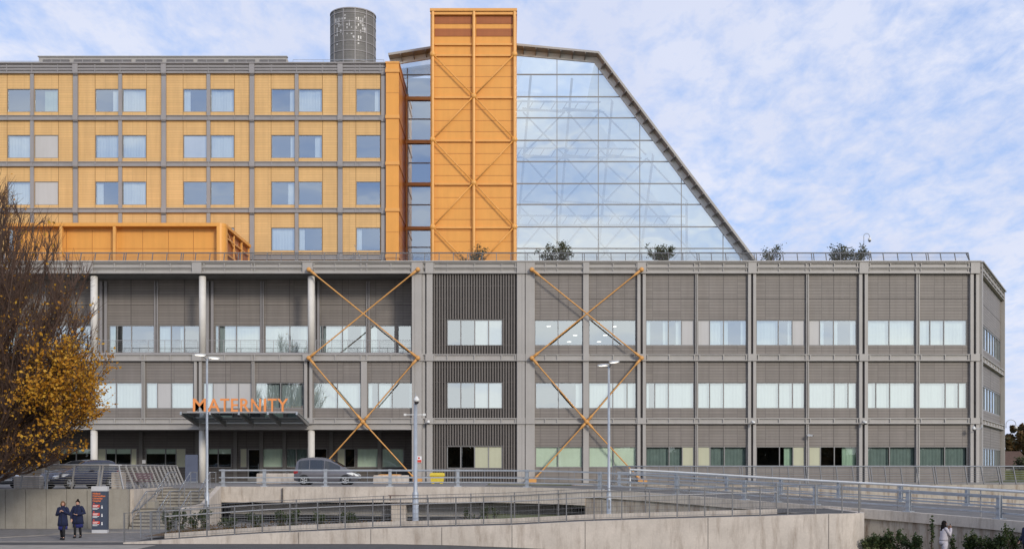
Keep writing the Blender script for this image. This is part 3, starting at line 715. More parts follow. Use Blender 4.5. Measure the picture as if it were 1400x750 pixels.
s_.build('panel_joint', M['orangej'], fs, FF)
DT = 100.0; FT = fr(0, DT, 0)
def xt(u): return X(u, DT)
def zt_(v): return Z(v, DT)
tw = thing('stair_tower', 'tall orange tower with orange tube bracing between the yellow ward block and glass atrium', 'tower', (xt(648), DT+5, 19.2))
t_ = MB(); wall(t_, xt(588.5), xt(706.5), 19, zt_(20), [], .0); t_.box(xt(588.5), xt(706.5), .004, 14, 19, zt_(20)); t_.build('wall', M['orange'], tw, FT)
t_ = MB()
for v in range(90, 356, 15): t_.box(xt(591), xt(705), -.004, .0-.001, zt_(v)-.03, zt_(v)+.03)
t_.build('panel_joint', M['orangej'], tw, FT)
for v0, v1 in ((22.5,33),(39.5,50)):
    for u0, u1 in ((594.5,645.5),(651.5,702)):
        l_ = MB(); l_.box(xt(u0), xt(u1), -.05, -.006, zt_(v1), zt_(v0)); l_.build('louvre', M['louvre'], tw, FT)
t_ = MB(); t_.box(xt(588.2), xt(706.9), -.42, 14.1, zt_(17.6), zt_(14)); t_.box(xt(588.6), xt(706.5), -.3, 0, zt_(21.8), zt_(18.2)); t_.build('cornice', M['orange2'], tw, FT)
t_ = MB()
for u in (592,648,703.5): t_.tube([(xt(u),-.3,19.0),(xt(u),-.3,zt_(18))], .135, 12)
for v in (61,76,133.5,192.5,251.5,311): t_.box(xt(594.5), xt(701), -.17, -.01, zt_(v+1.8), zt_(v-.8))
t_.build('tube_frame', M['orange2'], tw, FT, False)
t_ = MB()
for (p, q) in (((592,76),(648,133)),((703.5,76),(648,133)),((648,133),(592,192)),((648,133),(703.5,192)),((592,192),(648,251)),((703.5,192),(648,251)),((648,251),(592,311)),((648,251),(703.5,311)),((592,311),(636,357)),((703.5,311),(660,357))):
    t_.tube([(xt(p[0]),-.36,zt_(p[1])),(xt(q[0]),-.36,zt_(q[1]))], .055, 8)
for u, v in ((592,76),(703.5,76),(648,133),(592,192),(703.5,192),(648,251),(592,311),(703.5,311)): t_.ball((xt(u),-.34,zt_(v)), .26, .2, .26, 10, 6)
t_.build('diagonal_brace', M['orange2'], tw, FT, True)
# atrium
DA = 106.0; FA = fr(0, DA, 0); DO = 104.0
def xa(u): return X(u, DA)
def za(v): return Z(v, DA)
at = thing('glass_atrium', 'large pale glazed atrium with a steep sloping right edge beside the orange tower', 'atrium', (xa(860), DA+6, 19.2))
pl = [P(529,68,DO), P(648,49,DO), P(820,65.5,DO), P(1036,351,DO)]
pl = [(p.x, p.z) for p in pl]
sl = ((pl[3][0]-pl[2][0])/(pl[3][1]-pl[2][1])); pl[3] = (pl[2][0]+sl*(18.9-pl[2][1]), 18.9)
# glass face under the roof line
off = .42
def roofz(x):
    for (xa_, zA), (xb__, zB) in zip(pl, pl[1:]):
        if xa_ <= x <= xb__: return zA + (zB-zA)*(x-xa_)/(xb__-xa_)
    return pl[0][1] if x < pl[0][0] else 18.9
xl_ = xt(706.5)*1.0
gz = MB(); hv = [za(v) for v in (102,132.5,161.3,192,221,251,279.5,310,339.5)]
def edge_x(z): return pl[2][0] + sl*(z-pl[2][1]) - .55
top = [(xl_, roofz(xl_)-off), (pl[2][0]-.35, pl[2][1]-off)]
gz.face([(xl_, 0, 19.0), (edge_x(19.0), 0, 19.0), (top[1][0], 0, top[1][1]), (top[0][0], 0, top[0][1])])
gz.build('glass', M['glass_atrium'], at, FA)
mu = MB()
for z in hv: mu.box(xl_, min(edge_x(z), 60), -.05, .09, z-.045, z+.045)
for u in (761.5,818,874.7,931.5,988.5):
    x = xa(u); ztop = roofz(x)-off if x < pl[2][0]-.3 else pl[2][1]+(x+.55-pl[2][0])/sl
    mu.box(x-.03, x+.03, -.045, .085, 19.0, ztop)
mu.build('mullion_grid', M['frame'], at, FA)
# roof slab overhanging in front of the glass, with ribs on its soffit
def offs(poly, d):
    out = []
    for i, (x, z) in enumerate(poly):
        nx = nz = 0
        for j in (i-1, i):
            if 0 <= j < len(poly)-1:
                dx, dz = poly[j+1][0]-poly[j][0], poly[j+1][1]-poly[j][1]; L = math.hypot(dx, dz); nx += dz/L; nz += -dx/L
        L = math.hypot(nx, nz); out.append((x+nx/L*d, z+nz/L*d))
    return out
inn = offs(pl, .2)
rs = MB()
rs.rings([[(x, y, z) for (x, z), y in ((p, -1.15), (q, -1.15), (q, .7), (p, .7))] for p, q in zip(pl, inn)]); rs.build('roof', M['steel'], at, FA)
rg_ = MB(); rg_.rings([[(x, y, z) for (x, z), y in ((p, .72), (p, 14))] for p in offs(pl, .1)], 0, False, False); rg_.build('roof_glazing', M['etfe_clear'], at, FA)
i2 = offs(pl, .22); i3 = offs(pl, .74)
fr3 = MB(); fr3.rings([[(p[0],-.1,p[1]),(q[0],-.1,q[1]),(q[0],.12,q[1]),(p[0],.12,p[1])] for p, q in zip(i2, i3)]); fr3.build('edge_frame', M['white_pl'], at, FA)
for (a, b) in zip(offs(pl, .205), offs(pl, .205)[1:]):
    L = math.hypot(b[0]-a[0], b[1]-a[1]); n = int(L/1.05); tx, tz = (b[0]-a[0])/L, (b[1]-a[1])/L
    for k in range(1, n):
        px, pz = a[0]+tx*L*k/n, a[1]+tz*L*k/n
        if xt(588) < px < xt(707): continue
        rbm = MB(); rbm.rings([[(px-tx*.04, y, pz-tz*.04), (px+tx*.04, y, pz+tz*.04), (px+tx*.04+tz*w, y, pz+tz*.04-tx*w), (px-tx*.04+tz*w, y, pz-tz*.04-tx*w)] for y, w in ((-1.1,.1),(-.12,.4))]); rbm.build('soffit_rib', M['steel_cool'], at, FA)
# what one sees through the glass: trusses and the pale far roof lining
lin = MB(); q = offs(pl, .45)
lin.face([(xl_, 13, 19), (q[3][0], 13, 19.0), (q[2][0], 13, q[2][1]), (xl_, 13, roofz(xl_)-.5)])
lin.face([(q[2][0]-.1, .3, q[2][1]-.1), (q[3][0]-.1, .3, q[3][1]), (q[3][0]-.1, 13, q[3][1]), (q[2][0]-.1, 13, q[2][1]-.1)])
lin.build('roof_lining', M['etfe'], at, FA)
tr = MB(); ra = random.Random(12)
for y in (3.0,):
    for k in range(6):
        x0 = 1.0 + k*3.9
        for lo in range(5):
            z0 = 19.5 + lo*4.4
            for (dx0, dz0, dx1, dz1) in ((0,0,3.9,4.4),(3.9,0,0,4.4),(0,4.4,3.9,4.4)):
                p, q_ = (x0+dx0, y, z0+dz0), (x0+dx1+ra.uniform(-.5,.5), y+1.2, z0+dz1)
                if p[2] < roofz(p[0])-1.2 and q_[2] < roofz(q_[0])-1.2: tr.tube([p, q_], .09 if y < 5 else .12, 6)
    for k in range(7):
        x0 = 1.0+k*3.9
        zt2 = roofz(x0)-1.2
        if zt2 > 20: tr.tube([(x0-1.0, y+.5, 19.2), (x0+.8, y+.5, min(zt2, 41))] if zt2 > 30 else [(x0, y+.5, 19.2), (x0, y+.5, zt2)], .13, 6)
for z in (26.5, 33.0, 37.5):
    xe = edge_x(z)-1.5
    for dz in (0,.9): tr.tube([(xl_, 5, z+dz), (xe, 5, z+dz*.9)], .09, 6)
    n = int((xe-xl_)/1.1)
    for k in range(n): tr.tube([(xl_+k*1.1, 5, z), (xl_+k*1.1+.55, 5, z+.9)], .05, 5)
tr.build('truss', M['truss'], at, FA)
# glazed slot left of the tower
FSL = fr(0, 108.0, 0)
def xs8(u): return X(u, 108.0)
def zs8(v): return Z(v, 108.0)
gs = MB(); x0, x1 = xs8(535), xs8(590)
gs.face([(x0,0,19),(x1,0,19),(x1,0,roofz(x1)-.5),(x0,0,roofz(x0)-.4)]); gs.build('glass', M['glass_up'], at, FSL)
for v in (102.5,163,223,280,338):
    gm_ = MB(); gm_.box(x0, x1, -.05, .08, zs8(v)-.05, zs8(v)+.05); gm_.build('transom', M['frame'], at, FSL)
gm_ = MB()
gm_.box(xs8(557)-.05, xs8(557)+.05, -.06, .09, zs8(130), roofz(x0)-.3); gm_.box(xs8(536.5)-.25, xs8(536.5)+.25, -.3, .09, zs8(90), roofz(x0)-.3); gm_.build('mullion', M['frame'], at, FSL)
for v in (135,194,252,312):
    gb = MB(); gb.box(xs8(546), x1, -.26, -.06, zs8(v+2.8), zs8(v-1.8)); gb.build('orange_beam', M['orange2'], at, FSL)
gb = MB(); gb.box(xs8(556)-.06, xs8(556)+.1, -.2, -.06, 19, zs8(130)); gb.build('orange_post', M['orange2'], at, FSL)
gi = MB(); gi.box(x0-1, x1, 5.0, 5.2, 19, 41.3); gi.build('interior', M['interior'], at, FSL)
# ================================================================== SITE: ground, decks, walls
def sm(a, b, x): t = max(0, min(1, (x-a)/(b-a))); return t*t*(3-2*t)
def gz0(x): return -.62*sm(-6, 13, x)
def sheet(name, xs, ys, zf, m, kind='structure', label=None):
    mb = MB()
    for i, x in enumerate(xs):
        for y in ys: mb.v.append((x, y, zf(x, y)))
    n = len(ys)
    for i in range(len(xs)-1):
        for j in range(n-1): mb.f.append((i*n+j, (i+1)*n+j, (i+1)*n+j+1, i*n+j+1)); mb.m.append(0)
    o = mb.build(name, m, None, W); tag(o, label, None, None, kind); return o
def fl(a, b, n): return [a+(b-a)*k/n for k in range(n+1)]
sheet('ground', [-900,-95,70,900], [-300,-30,200,1500], lambda x, y: -1.5, M['grass'])
sheet('footpath', fl(-95, 70, 66), fl(-30, 66, 24), lambda x, y: gz0(x), M['asphalt'])
sheet('road', fl(-95, 70, 66), [-30, 10, 30, 44.9], lambda x, y: gz0(x)+.004, M['paving'])
sheet('road_edge', fl(-95, 70, 66), [44.9, 47.0, 49.0], lambda x, y: gz0(x)+.008, M['dark_asphalt'])
kb = MB()
xs_k = fl(-95, -15.6, 40)
for a, b in zip(xs_k, xs_k[1:]): kb.box(a+.004, b-.004, 49.3, 49.48, -.1, .016)
o = kb.build('kerb', M['paving'], None, W); tag(o, None, None, None, 'structure')
ed = MB(); ed.bar((-24.3, 51.0, .004), (-20.3, 56.6, .004), .3, .03); ed.box(-20.4, -17.4, 56.4, 57.2, -.02, .012); ed.box(-22.2,-19.6,55.55,56.6,-.02,.01)
o = ed.build('paving', M['paving'], None, W); tag(o, None, None, None, 'structure')
sp_ = MB(); sp_.box(-34, -14.6, 43, 47.2, -.1, .016); o = sp_.build('paving', M['paving'], None, W); tag(o, None, None, None, 'structure')
# upper decks
dk = MB()
dk.prism([(-95,60.45),(-20.02,60.45),(-20.02,67.0),(-16.7,67.0),(-16.7,67.1),(-1.7,66.7),(-1.7,89.9),(-95,89.9)], 1.75, 2.0, 'z')
dk.box(-95, -7.9, 89.9, 95.5, 1.75, 1.996)
o = dk.build('car_deck', M['asphalt'], None, W); tag(o, None, None, None, 'structure')
NE = [(-1.7,66.2,2.0),(1.8,65.3,1.96),(4.8,63.8,1.87),(8.7,61,1.66),(13,57.2,1.38),(17.5,52.8,1.12),(20.3,48.3,.95),(22.5,43,.75),(24.5,36,.5)]
FE = [(-1.7,80,2.0),(4,80,1.95),(9.5,78.5,1.85),(14,74,1.65),(19,68,1.4),(24,61,1.15),(27.5,53.5,.95),(30,45,.75),(32,37,.5)]
def spline(pts, n):
    out = []; pts = [Vector(p) for p in pts]
    for i in range(len(pts)-1):
        p0, p1, p2, p3 = pts[max(i-1,0)], pts[i], pts[i+1], pts[min(i+2,len(pts)-1)]
        for k in range(n):
            t = k/n; out.append(.5*((2*p1)+(p2-p0)*t+(2*p0-5*p1+4*p2-p3)*t*t+(3*p1-p0-3*p2+p3)*t**3))
    out.append(pts[-1]); return out
NS, FS = spline(NE, 5), spline(FE, 5)
NFULL = [Vector((-17,66.6,2.0)), Vector((-12,66.5,2.0)), Vector((-6.8,66.4,2.0))] + NS
rp = MB()
for i in range(len(NS)-1): rp.face((NS[i]+Vector((0,0,-.02)), NS[i+1]+Vector((0,0,-.02)), FS[i+1]+Vector((0,0,-.02)), FS[i]+Vector((0,0,-.02))))
o = rp.build('ramp_road', M['ramp_asphalt'], None, W); tag(o, None, None, None, 'structure')
def norms(path):
    out = []
    for i, p in enumerate(path):
        d = path[min(i+1,len(path)-1)]-path[max(i-1,0)]; d.z = 0; d.normalize(); out.append(Vector((-d.y, d.x, 0)))   # left of the run
    return out
def strip(mb, path, prof, mi=0):
    """sweep a cross profile [(left offset, dz)] along a path"""
    nn = norms(path); mb.rings([[p + n*a + Vector((0,0,b)) for a, b in prof] for p, n in zip(path, nn)], mi)
bg = thing('road_bridge', 'weathered concrete bridge deck edge carrying the road past the entrance', 'bridge', (-5, 66.5, 0))
i0 = next(i for i, p in enumerate(NS) if p.x > 3.6)
eb = MB(); strip(eb, NFULL[:i0+4], [(.25,.08),(-.25,.08),(-.25,-.82),(.25,-.82)]); eb.build('edge_beam', M['conc'], bg, W)
eb = MB(); strip(eb, NFULL[i0+3:], [(.25,.08),(-.25,.08),(-.25,-.36),(.25,-.36)]); eb.build('edge_beam', M['conc'], bg, W)
gd = MB()
gd.box(-16.9, 3.4, 67.0, 90, 1.15, 1.748); gd.build('deck_underside', M['conc_d'], bg, W)
for x in (-6.55, ):
    pr_ = MB(); pr_.box(x-.42, x+.42, 66.55, 67.5, -.7, 1.17); pr_.build('pier', M['conc'], bg, W)
    st_ = MB(); st_.box(x-.55, x+.5, 66.12, 66.16, 1.55, 1.6); st_.box(x-.47, x-.4, 66.13, 66.16, 1.3, 1.56); st_.build('bracket', M['brick'], bg, W)
jn = MB(); jn.box(-13.2,-13.17,66.10,66.3,1.2,2.0); jn.box(-1.2,-1.16,65.83,66.2,1.2,2.0); jn.build('joint', M['joint'], bg, W)
# road retaining wall from the bridge's end round to the right
rw = MB(); strip(rw, NS[i0:], [(.22,-.34),(-.14,-.34),(-.14,-3.4),(.22,-3.4)])
o = rw.build('retaining_wall', M['conc_s'], None, W); tag(o, 'rust streaked concrete wall under the curving road ramp behind the hedge', 'wall')
# lower court under the bridge
lc = MB(); lc.box(-16.6, 3.6, 57, 89, -1.2, -.25); o = lc.build('lower_court', M['dark_asphalt'], None, W); tag(o, None, None, None, 'structure')
bw = MB(); bw.rings([[(x, y, .46-(x+16.6)*.014), (x, y+.3, .46-(x+16.6)*.014), (x, y+.3, z), (x, y, z)] for x, y, z in ((-16.6,67.9,1.0),(-5,67.7,1.06),(3.6,67.5,1.08))])
o = bw.build('retaining_wall', M['conc_d'], None, W); tag(o, 'dim grey concrete parapet in the void just under the bridge deck', 'wall')
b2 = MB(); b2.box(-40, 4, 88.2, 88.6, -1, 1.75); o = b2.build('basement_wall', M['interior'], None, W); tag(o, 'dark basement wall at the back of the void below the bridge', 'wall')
# terrace in front of the building's right half
tz = MB(); tz.prism([(-1.69,81.4),(4.5,81.2),(9,80.5),(60,80.5),(300,60),(300,900),(-1.69,900)], 1.0, 1.98, 'z'); o = tz.build('verge', M['grass'], None, W); tag(o, None, None, None, 'structure')
pv = MB(); pv.box(-1.6, 45, 81.6, 89.9, 1.5, 1.985); o = pv.build('terrace_paving', M['paving'], None, W); tag(o, None, None, None, 'structure')
tw_ = MB(); tw_.rings([[(x,y,-1.3),(x,y-.35,-1.3),(x,y-.35,1.99),(x,y,1.99)] for x, y in ((4.2,81.15),(9,80.45),(60,80.45))]); o = tw_.build('retaining_wall', M['conc_s'], None, W); tag(o, 'long low rust stained wall below the leaning terrace railing', 'wall')
lv = sheet('verge_ground', fl(-1.7, 60, 20), fl(50, 81, 8), lambda x, y: (.5 - .9*sm(2, 24, x)) if y > 51 else -1.0, M['grass'])
# ---- left retaining wall in precast panels
lw_ = thing('retaining_wall', 'grey precast panel wall below the parked cars on the left', 'wall', (-45, 60, 0))
p_ = MB(); x = -20.0
while x > -70: p_.box(x-1.052, x-.012, 60.0, 60.3, -.3, 2.06); x -= 1.066
p_.build('panel', M['conc_g'], lw_, W)
p2 = MB(); p2.box(-70, -20.02, 60.31, 60.5, -.3, 2.04); p2.build('backing', M['joint'], lw_, W)
# ---- stairs
stp = thing('staircase', 'concrete public stairs with steel rails climbing from the footpath to the car deck', 'stairs', (-18.4, 59.5, 0))
s_ = MB(); y = 59.5; z = 0
prof = [(y, -.3)]
for k in range(6): z += 1/6; prof += [(y, z), (y+.36, z)]; y += .36
y += 1.7; prof += [(y, z)]
for k in range(6): z += 1/6; prof += [(y, z), (y+.36, z)]; y += .36
prof += [(67.0, 1.995), (67.0, -.3)]
s_.prism(prof, -19.79, -17.01, 'x'); s_.build('steps', M['conc_g'], stp, W)
y = 59.5; z = 0
for f in range(2):
    for k in range(6):
        z += 1/6; nz = MB(); nz.box(-19.78, -17.02, y-.01, y+.06, z-.05, z+.008); nz.build('nosing', M['ribback'], stp, W); y += .36
    y += 1.7
s_ = MB(); s_.box(-20.0, -19.8, 60.32, 67.2, -.3, 2.05); s_.build('side_wall', M['conc'], stp, W)
s_ = MB(); s_.prism([(58.6,-.3),(58.6,.92),(59.3,1.12),(62.8,1.2),(66.2,2.1),(66.2,-.3)], -17.0, -16.7, 'x'); s_.build('side_wall', M['conc'], stp, W)
s_ = MB(); s_.box(-19.79,-19.3,62.2,63.0,.4,1.35); s_.build('landing_pier', M['conc_g'], stp, W)
def srail(xr, zo=.9, y0=59.3):
    q = MB(); pts = [(xr, y0, zo), (xr, 59.5, zo+.05), (xr, 61.6, 1+zo), (xr, 63.35, 1+zo), (xr, 65.5, 2+zo), (xr, 67.0, 2+zo)]
    q.tube(pts, .028, 8); q.tube([(p[0], p[1], p[2]-.35) for p in pts], .014, 6)
    q.build('handrail', M['galv_dk'], stp, W)
    for (yy, zz) in ((59.4,0),(60.5,.5),(61.7,1),(63.3,1),(64.4,1.5),(65.6,2),(66.9,2)):
        q = MB(); q.tube([(xr, yy, zz), (xr, yy, zz+zo+.03)], .022, 6); q.build('rail_post', M['galv_dk'], stp, W)
srail(-19.55); srail(-18.3); srail(-17.2)
q = MB(); q.tube([(-19.74,60.0,.95),(-19.74,61.0,1.0),(-19.74,64.6,1.95),(-19.74,65.5,1.95)], .035, 8); q.build('handrail', M['galv_dk'], stp, W)
# ---- pedestrian ramp in the foreground
RT = [(-16.2,.06),(-13.5,.24),(-10.67,.43),(-5.8,.64),(0,.79),(3,.945),(5.8,1.036),(10.7,1.17),(13.2,1.26)]
def rz(x):
    for (a, za_), (b, zb2) in zip(RT, RT[1:]):
        if x <= b: return za_+(zb2-za_)*(x-a)/(b-a) if x > a else za_
    return RT[-1][1]
rmp = thing('ramp_wall', 'pale concrete ramp wall with rounded end rising along the foreground', 'wall', (0, 48.2, 0))
xsr = fl(-16.2, 13.2, 60); path = [Vector((x, 48.0, rz(x))) for x in xsr]
arc = [Vector((13.2+2*math.sin(t), 50-2*math.cos(t), 1.26)) for t in [math.pi/2*k/10 for k in range(1, 11)]]
path2 = path + arc + [Vector((15.2, 55.5, 1.26))]
w_ = MB(); nn = norms(path2)
w_.rings([[p, p+n*.3, p+n*.3+Vector((0,0,-1.2-p.z)), p+Vector((0,0,-1.2-p.z))] for p, n in zip(path2, nn)]); w_.build('wall_face', M['conc'], rmp, W)
jt = MB()
for u in (408,507,604,700,800,968,1133):
    x = X(u, 48); jt.box(x-.012, x+.012, 47.994, 48.01, -1.2, rz(x)-.01)
jt.build('joint', M['joint'], rmp, W)
kr = MB()
xk = fl(-15.2, 11.6, 50)
kr.rings([[(x, 50.4, rz(x)-.5), (x, 50.65, rz(x)-.5), (x, 50.65, rz(x)+.17), (x, 50.4, rz(x)+.17)] for x in xk]); kr.build('rear_kerb', M['conc'], rmp, W)
rs_ = MB()
for a, b in zip(xsr, xsr[1:]): rs_.face(((a,48.3,rz(a)-.04),(b,48.3,rz(b)-.04),(b,50.4,rz(b)-.04),(a,50.4,rz(a)-.04)))
rs_.face([(13.2,48.3,1.22)] + [(13.2+1.72*math.sin(t), 50-1.72*math.cos(t), 1.22) for t in [math.pi/2*k/8 for k in range(9)]] + [(14.92,55.5,1.22),(11.7,55.5,1.22),(11.7,50.4,1.22),(13.2,50.4,1.22)])
o = rs_.build('ramp_path', M['dark_asphalt'], None, W); tag(o, None, None, None, 'structure')
def mesh_fence(name, label, path, h, spacing, mp, bar=.11, rails=2, inset=0.0, hand=False):
    t = thing(name, label, 'railing', tuple(path[0])); pts = [Vector(p) for p in path]
    seg = [0]
    for a, b in zip(pts, pts[1:]): seg.append(seg[-1] + (b-a).length)
    def at_(s):
        for i in range(len(pts)-1):
            if s <= seg[i+1]: return pts[i] + (pts[i+1]-pts[i])*((s-seg[i])/max(1e-6, seg[i+1]-seg[i]))
        return pts[-1]
    n = int(round(seg[-1]/spacing))
    for k in range(n+1):
        p = at_(seg[-1]*k/n); q = MB(); q.box(p.x-.024, p.x+.024, p.y-.024, p.y+.024, p.z, p.z+h+.02); q.build('post', mp, t, W)
    q = MB(); q.tube([p+Vector((0,0,h)) for p in pts], .014, 6); q.tube([p+Vector((0,0,.12)) for p in pts], .008, 6)
    q.build('rail', mp, t, W)
    wv = MB(); m = int(seg[-1]/bar)
    for k in range(m):
        p = at_(seg[-1]*(k+.5)/m); wv.bar(p+Vector((0,0,.12)), p+Vector((0,0,h)), .005, .005)
    for j in range(1, 5): wv.tube([p+Vector((0,0,.12+(h-.12)*j/5)) for p in pts], .004, 4)
    wv.build('wire_mesh', mp, t, W)
    if hand:
        nn_ = norms(pts); q = MB()
        for hh in (.98, .74): q.tube([p+n*-.09+Vector((0,0,hh)) for p, n in zip(pts, nn_)], .028, 8)
        q.build('handrail', M['rail_lt'], t, W)
    return t
fp = [p+n*.12 for p, n in zip(path2, nn)][::2]
mesh_fence('mesh_railing', 'dark mesh railing along the front edge of the foreground ramp', fp, 1.22, 1.16, M['post_dk'], .13)
mesh_fence('mesh_railing', 'mesh railing with twin pale handrails along the rear kerb of the ramp', [(x, 50.52, rz(x)+.17) for x in xk], 1.12, 1.9, M['post_dk'], hand=True)
mesh_fence('mesh_railing', 'short mesh railing round the stair foot planting', [(-16.4,50.9,.1),(-16.3,55.5,.02),(-16.3,58.4,.02)], 1.1, 1.2, M['galv_dk'])
# planted bed behind the ramp
sheet('planting_bed', fl(-16.2, 12, 40), [50.66, 53, 56.99], lambda x, y: min(.5, .12+rz(x)*.42) + .03*math.sin(x*3.1+y), M['soil'])
# ---- crash barriers
def barrier(name, label, path, us, h=.97, railm='galv', inward=.0, top=None, cat='crash barrier', ext=None):
    t = thing(name, label, cat, tuple(path[len(path)//2])); pts = [Vector(p) for p in path]
    seg = [0]
    for a, b in zip(pts, pts[1:]): seg.append(seg[-1]+(b-a).length)
    def at_(s):
        for i in range(len(pts)-1):
            if s <= seg[i+1]: return pts[i] + (pts[i+1]-pts[i])*((s-seg[i])/max(1e-6, seg[i+1]-seg[i])), (pts[i+1]-pts[i]).normalized()
        return pts[-1], (pts[-1]-pts[-2]).normalized()
    if isinstance(us, (int, float)): ss = [k*us for k in range(int(seg[-1]/us)+1)]
    else:
        ss = []
        for u in us:
            best = min((abs(X(u, (p:=at_(seg[-1]*k/600)[0]).y)-p.x), seg[-1]*k/600) for k in range(601)); ss.append(best[1])
    for s in ss:
        p, d = at_(s); q = MB()
        fx_ = Matrix.Translation(p) @ Matrix.Rotation(math.atan2(d.y, d.x), 4, 'Z')
        q.box(-.085,.085,-.02,.02,0,h+.03); q.box(-.085,.085,.13,.16,0,h+.03); q.box(-.03,.03,.02,.13,0,h+.03); q.box(-.2,.2,-.12,.26,0,.05)
        for hh in (.25,.52,.94): q.box(-.13,.13,-.06,-.021,hh-.05,hh+.05)
        q.build('post', M[railm], t, fx_)
    nn_ = norms(pts)
    for hh, w in ((.94,.085),(.52,.07),(.25,.06)):
        q = MB(); q.rings([[p+n*.18+Vector((0,0,hh-w/2)), p+n*.28+Vector((0,0,hh-w/2)), p+n*.28+Vector((0,0,hh+w/2)), p+n*.18+Vector((0,0,hh+w/2))] for p, n in zip(pts, nn_)])
        q.build('rail', M[railm], t, W)
    if top:
        i = next(i for i, p in enumerate(pts) if p.x >= top); tp_ = [p+n*.3+Vector((0,0,1.24)) for p, n in zip(pts, nn_)][i:]
        q = MB(); q.tube([tp_[0]-Vector((0,0,1.2)), tp_[0]] + tp_[1:], .055, 8); q.tube([p-Vector((0,0,.3)) for p in tp_], .02, 6); q.build('top_rail', M['rail_lt'], t, W)
    return t
up = lambda ps: [p+Vector((0,0,.08)) for p in ps]
barrier('crash_barrier', 'galvanised three rail crash barrier along the near edge of the bridge and ramp', up(NFULL), [304,361,444.5,533,625,720,820,925,1017,1060,1115,1240,1365])
# pale top rail carried above the near barrier on the ramp
i1 = next(i for i, p in enumerate(NS) if p.x > 6.0)
q = MB(); tp_ = [p+n*.34+Vector((0,0,1.26)) for p, n in zip(NS, norms(NS))][i1:]
hr = thing('guard_rail', 'pale tubular guard rail rising above the crash barrier on the descending ramp', 'railing', tuple(NS[i1]))
q.tube([tp_[0]-Vector((0,0,1.25)), tp_[0]-Vector((0,0,.01))], .04, 8); q.tube(tp_, .055, 8); q.build('rail', M['white_pl'], hr, W)
q = MB(); q.tube([p-Vector((0,0,.28)) for p in tp_], .02, 6); q.build('lower_rail', M['rail_lt'], hr, W)
for k in range(i1+5, len(NS), 4):
    p = tp_[k-i1]; q = MB(); q.tube([p-Vector((0,0,1.24)), p], .03, 6); q.build('post', M['rail_lt'], hr, W)
FB2 = [p+Vector((0,0,.0)) for p in FS[8:]]
barrier('crash_barrier', 'far side crash barrier on the descending ramp at the right', FB2, 4.2)
fk = MB(); strip(fk, FS[8:], [(.3,.0),(-.2,.0),(-.2,-.8),(.3,-.8)]); o = fk.build('kerb', M['conc'], None, W); tag(o, None, None, None, 'structure')
rb2 = [Vector((-20,84,2.0)), Vector((3,84,2.0))]
thin_rail('guard_rail', 'thin two rail guard rail on the deck close to the building front', 'railing', [(-15,85.5,2.0),(4.5,83.0,2.0)], .9, 2.0, 2, M['galv_dk'], .02)
thin_rail('guard_rail', 'dull four rail guard rail low in the void beneath the bridge', 'railing', [(-16.4,66.95,-.2),(3.5,66.7,-.1)], .62, 1.6, 4, M['galv_dk'], .022)
# ---- leaning rail fences
def lean_rail(name, label, pts, h, lean, spacing, nw, mp, mw, r=.022, pair=4):
    t = thing(name, label, 'railing', tuple(pts[0])); pts = [Vector(p) for p in pts]; nn_ = norms(pts)
    tops = [p+n*lean+Vector((0,0,h)) for p, n in zip(pts, nn_)]
    seg = [0]
    for a, b in zip(pts, pts[1:]): seg.append(seg[-1]+(b-a).length)
    n = int(round(seg[-1]/spacing))
    def at_(s, arr):
        for i in range(len(pts)-1):
            if s <= seg[i+1]+1e-6: return arr[i] + (arr[i+1]-arr[i])*((s-seg[i])/max(1e-6, seg[i+1]-seg[i]))
        return arr[-1]
    for k in range(n+1):
        for dd in ((0, .16) if k % pair == 0 and k < n else (0,)):
            s = min(seg[-1], seg[-1]*k/n + dd); q = MB(); q.bar(at_(s, pts), at_(s, tops), r*1.7, r*2.8); q.build('post', mp, t, W)
    q = MB(); q.tube(tops, r*1.5, 8); q.build('handrail', mw, t, W)
    q = MB()
    for j in range(1, nw+1): q.tube([a+(b-a)*(j/(nw+1)) for a, b in zip(pts, tops)], r*.42, 5)
    q.build('wires', mw, t, W); return t
lean_rail('terrace_railing', 'leaning steel railing along the front edge of the podium roof', [(XL, 90.3, z9(357.2)), (x9(1328), 90.3, z9(357.2)), (x9(1333), 90.9, z9(357.2)), (42.8, 104.5, z9(357.2))], z9(343.6)-z9(357.2), .3, 1.12, 6, M['post_dk'], M['post_dk'], .03)
lean_rail('leaning_railing', 'leaning dark steel railing on the terrace wall before the building, right side', [(7.0, 80.9, 1.99), (9.3, 80.3, 1.99), (60, 80.3, 1.99)], 1.26, .55, 1.14, 7, M['post_dk'], M['galv_dk'], .036)
lean_rail('leaning_railing', 'pale leaning railing of close horizontal bars above the grey panel wall at left', [(-62, 60.25, 2.06), (-34.2, 60.25, 2.06), (-21.2, 60.25, 2.06), (-20.3, 60.9, 2.05), (-20.3, 62.0, 2.05), (-22.2, 78, 2.05)], 1.24, .5, 1.35, 9, M['rail_lt'], M['rail_lt'], .036, 5)
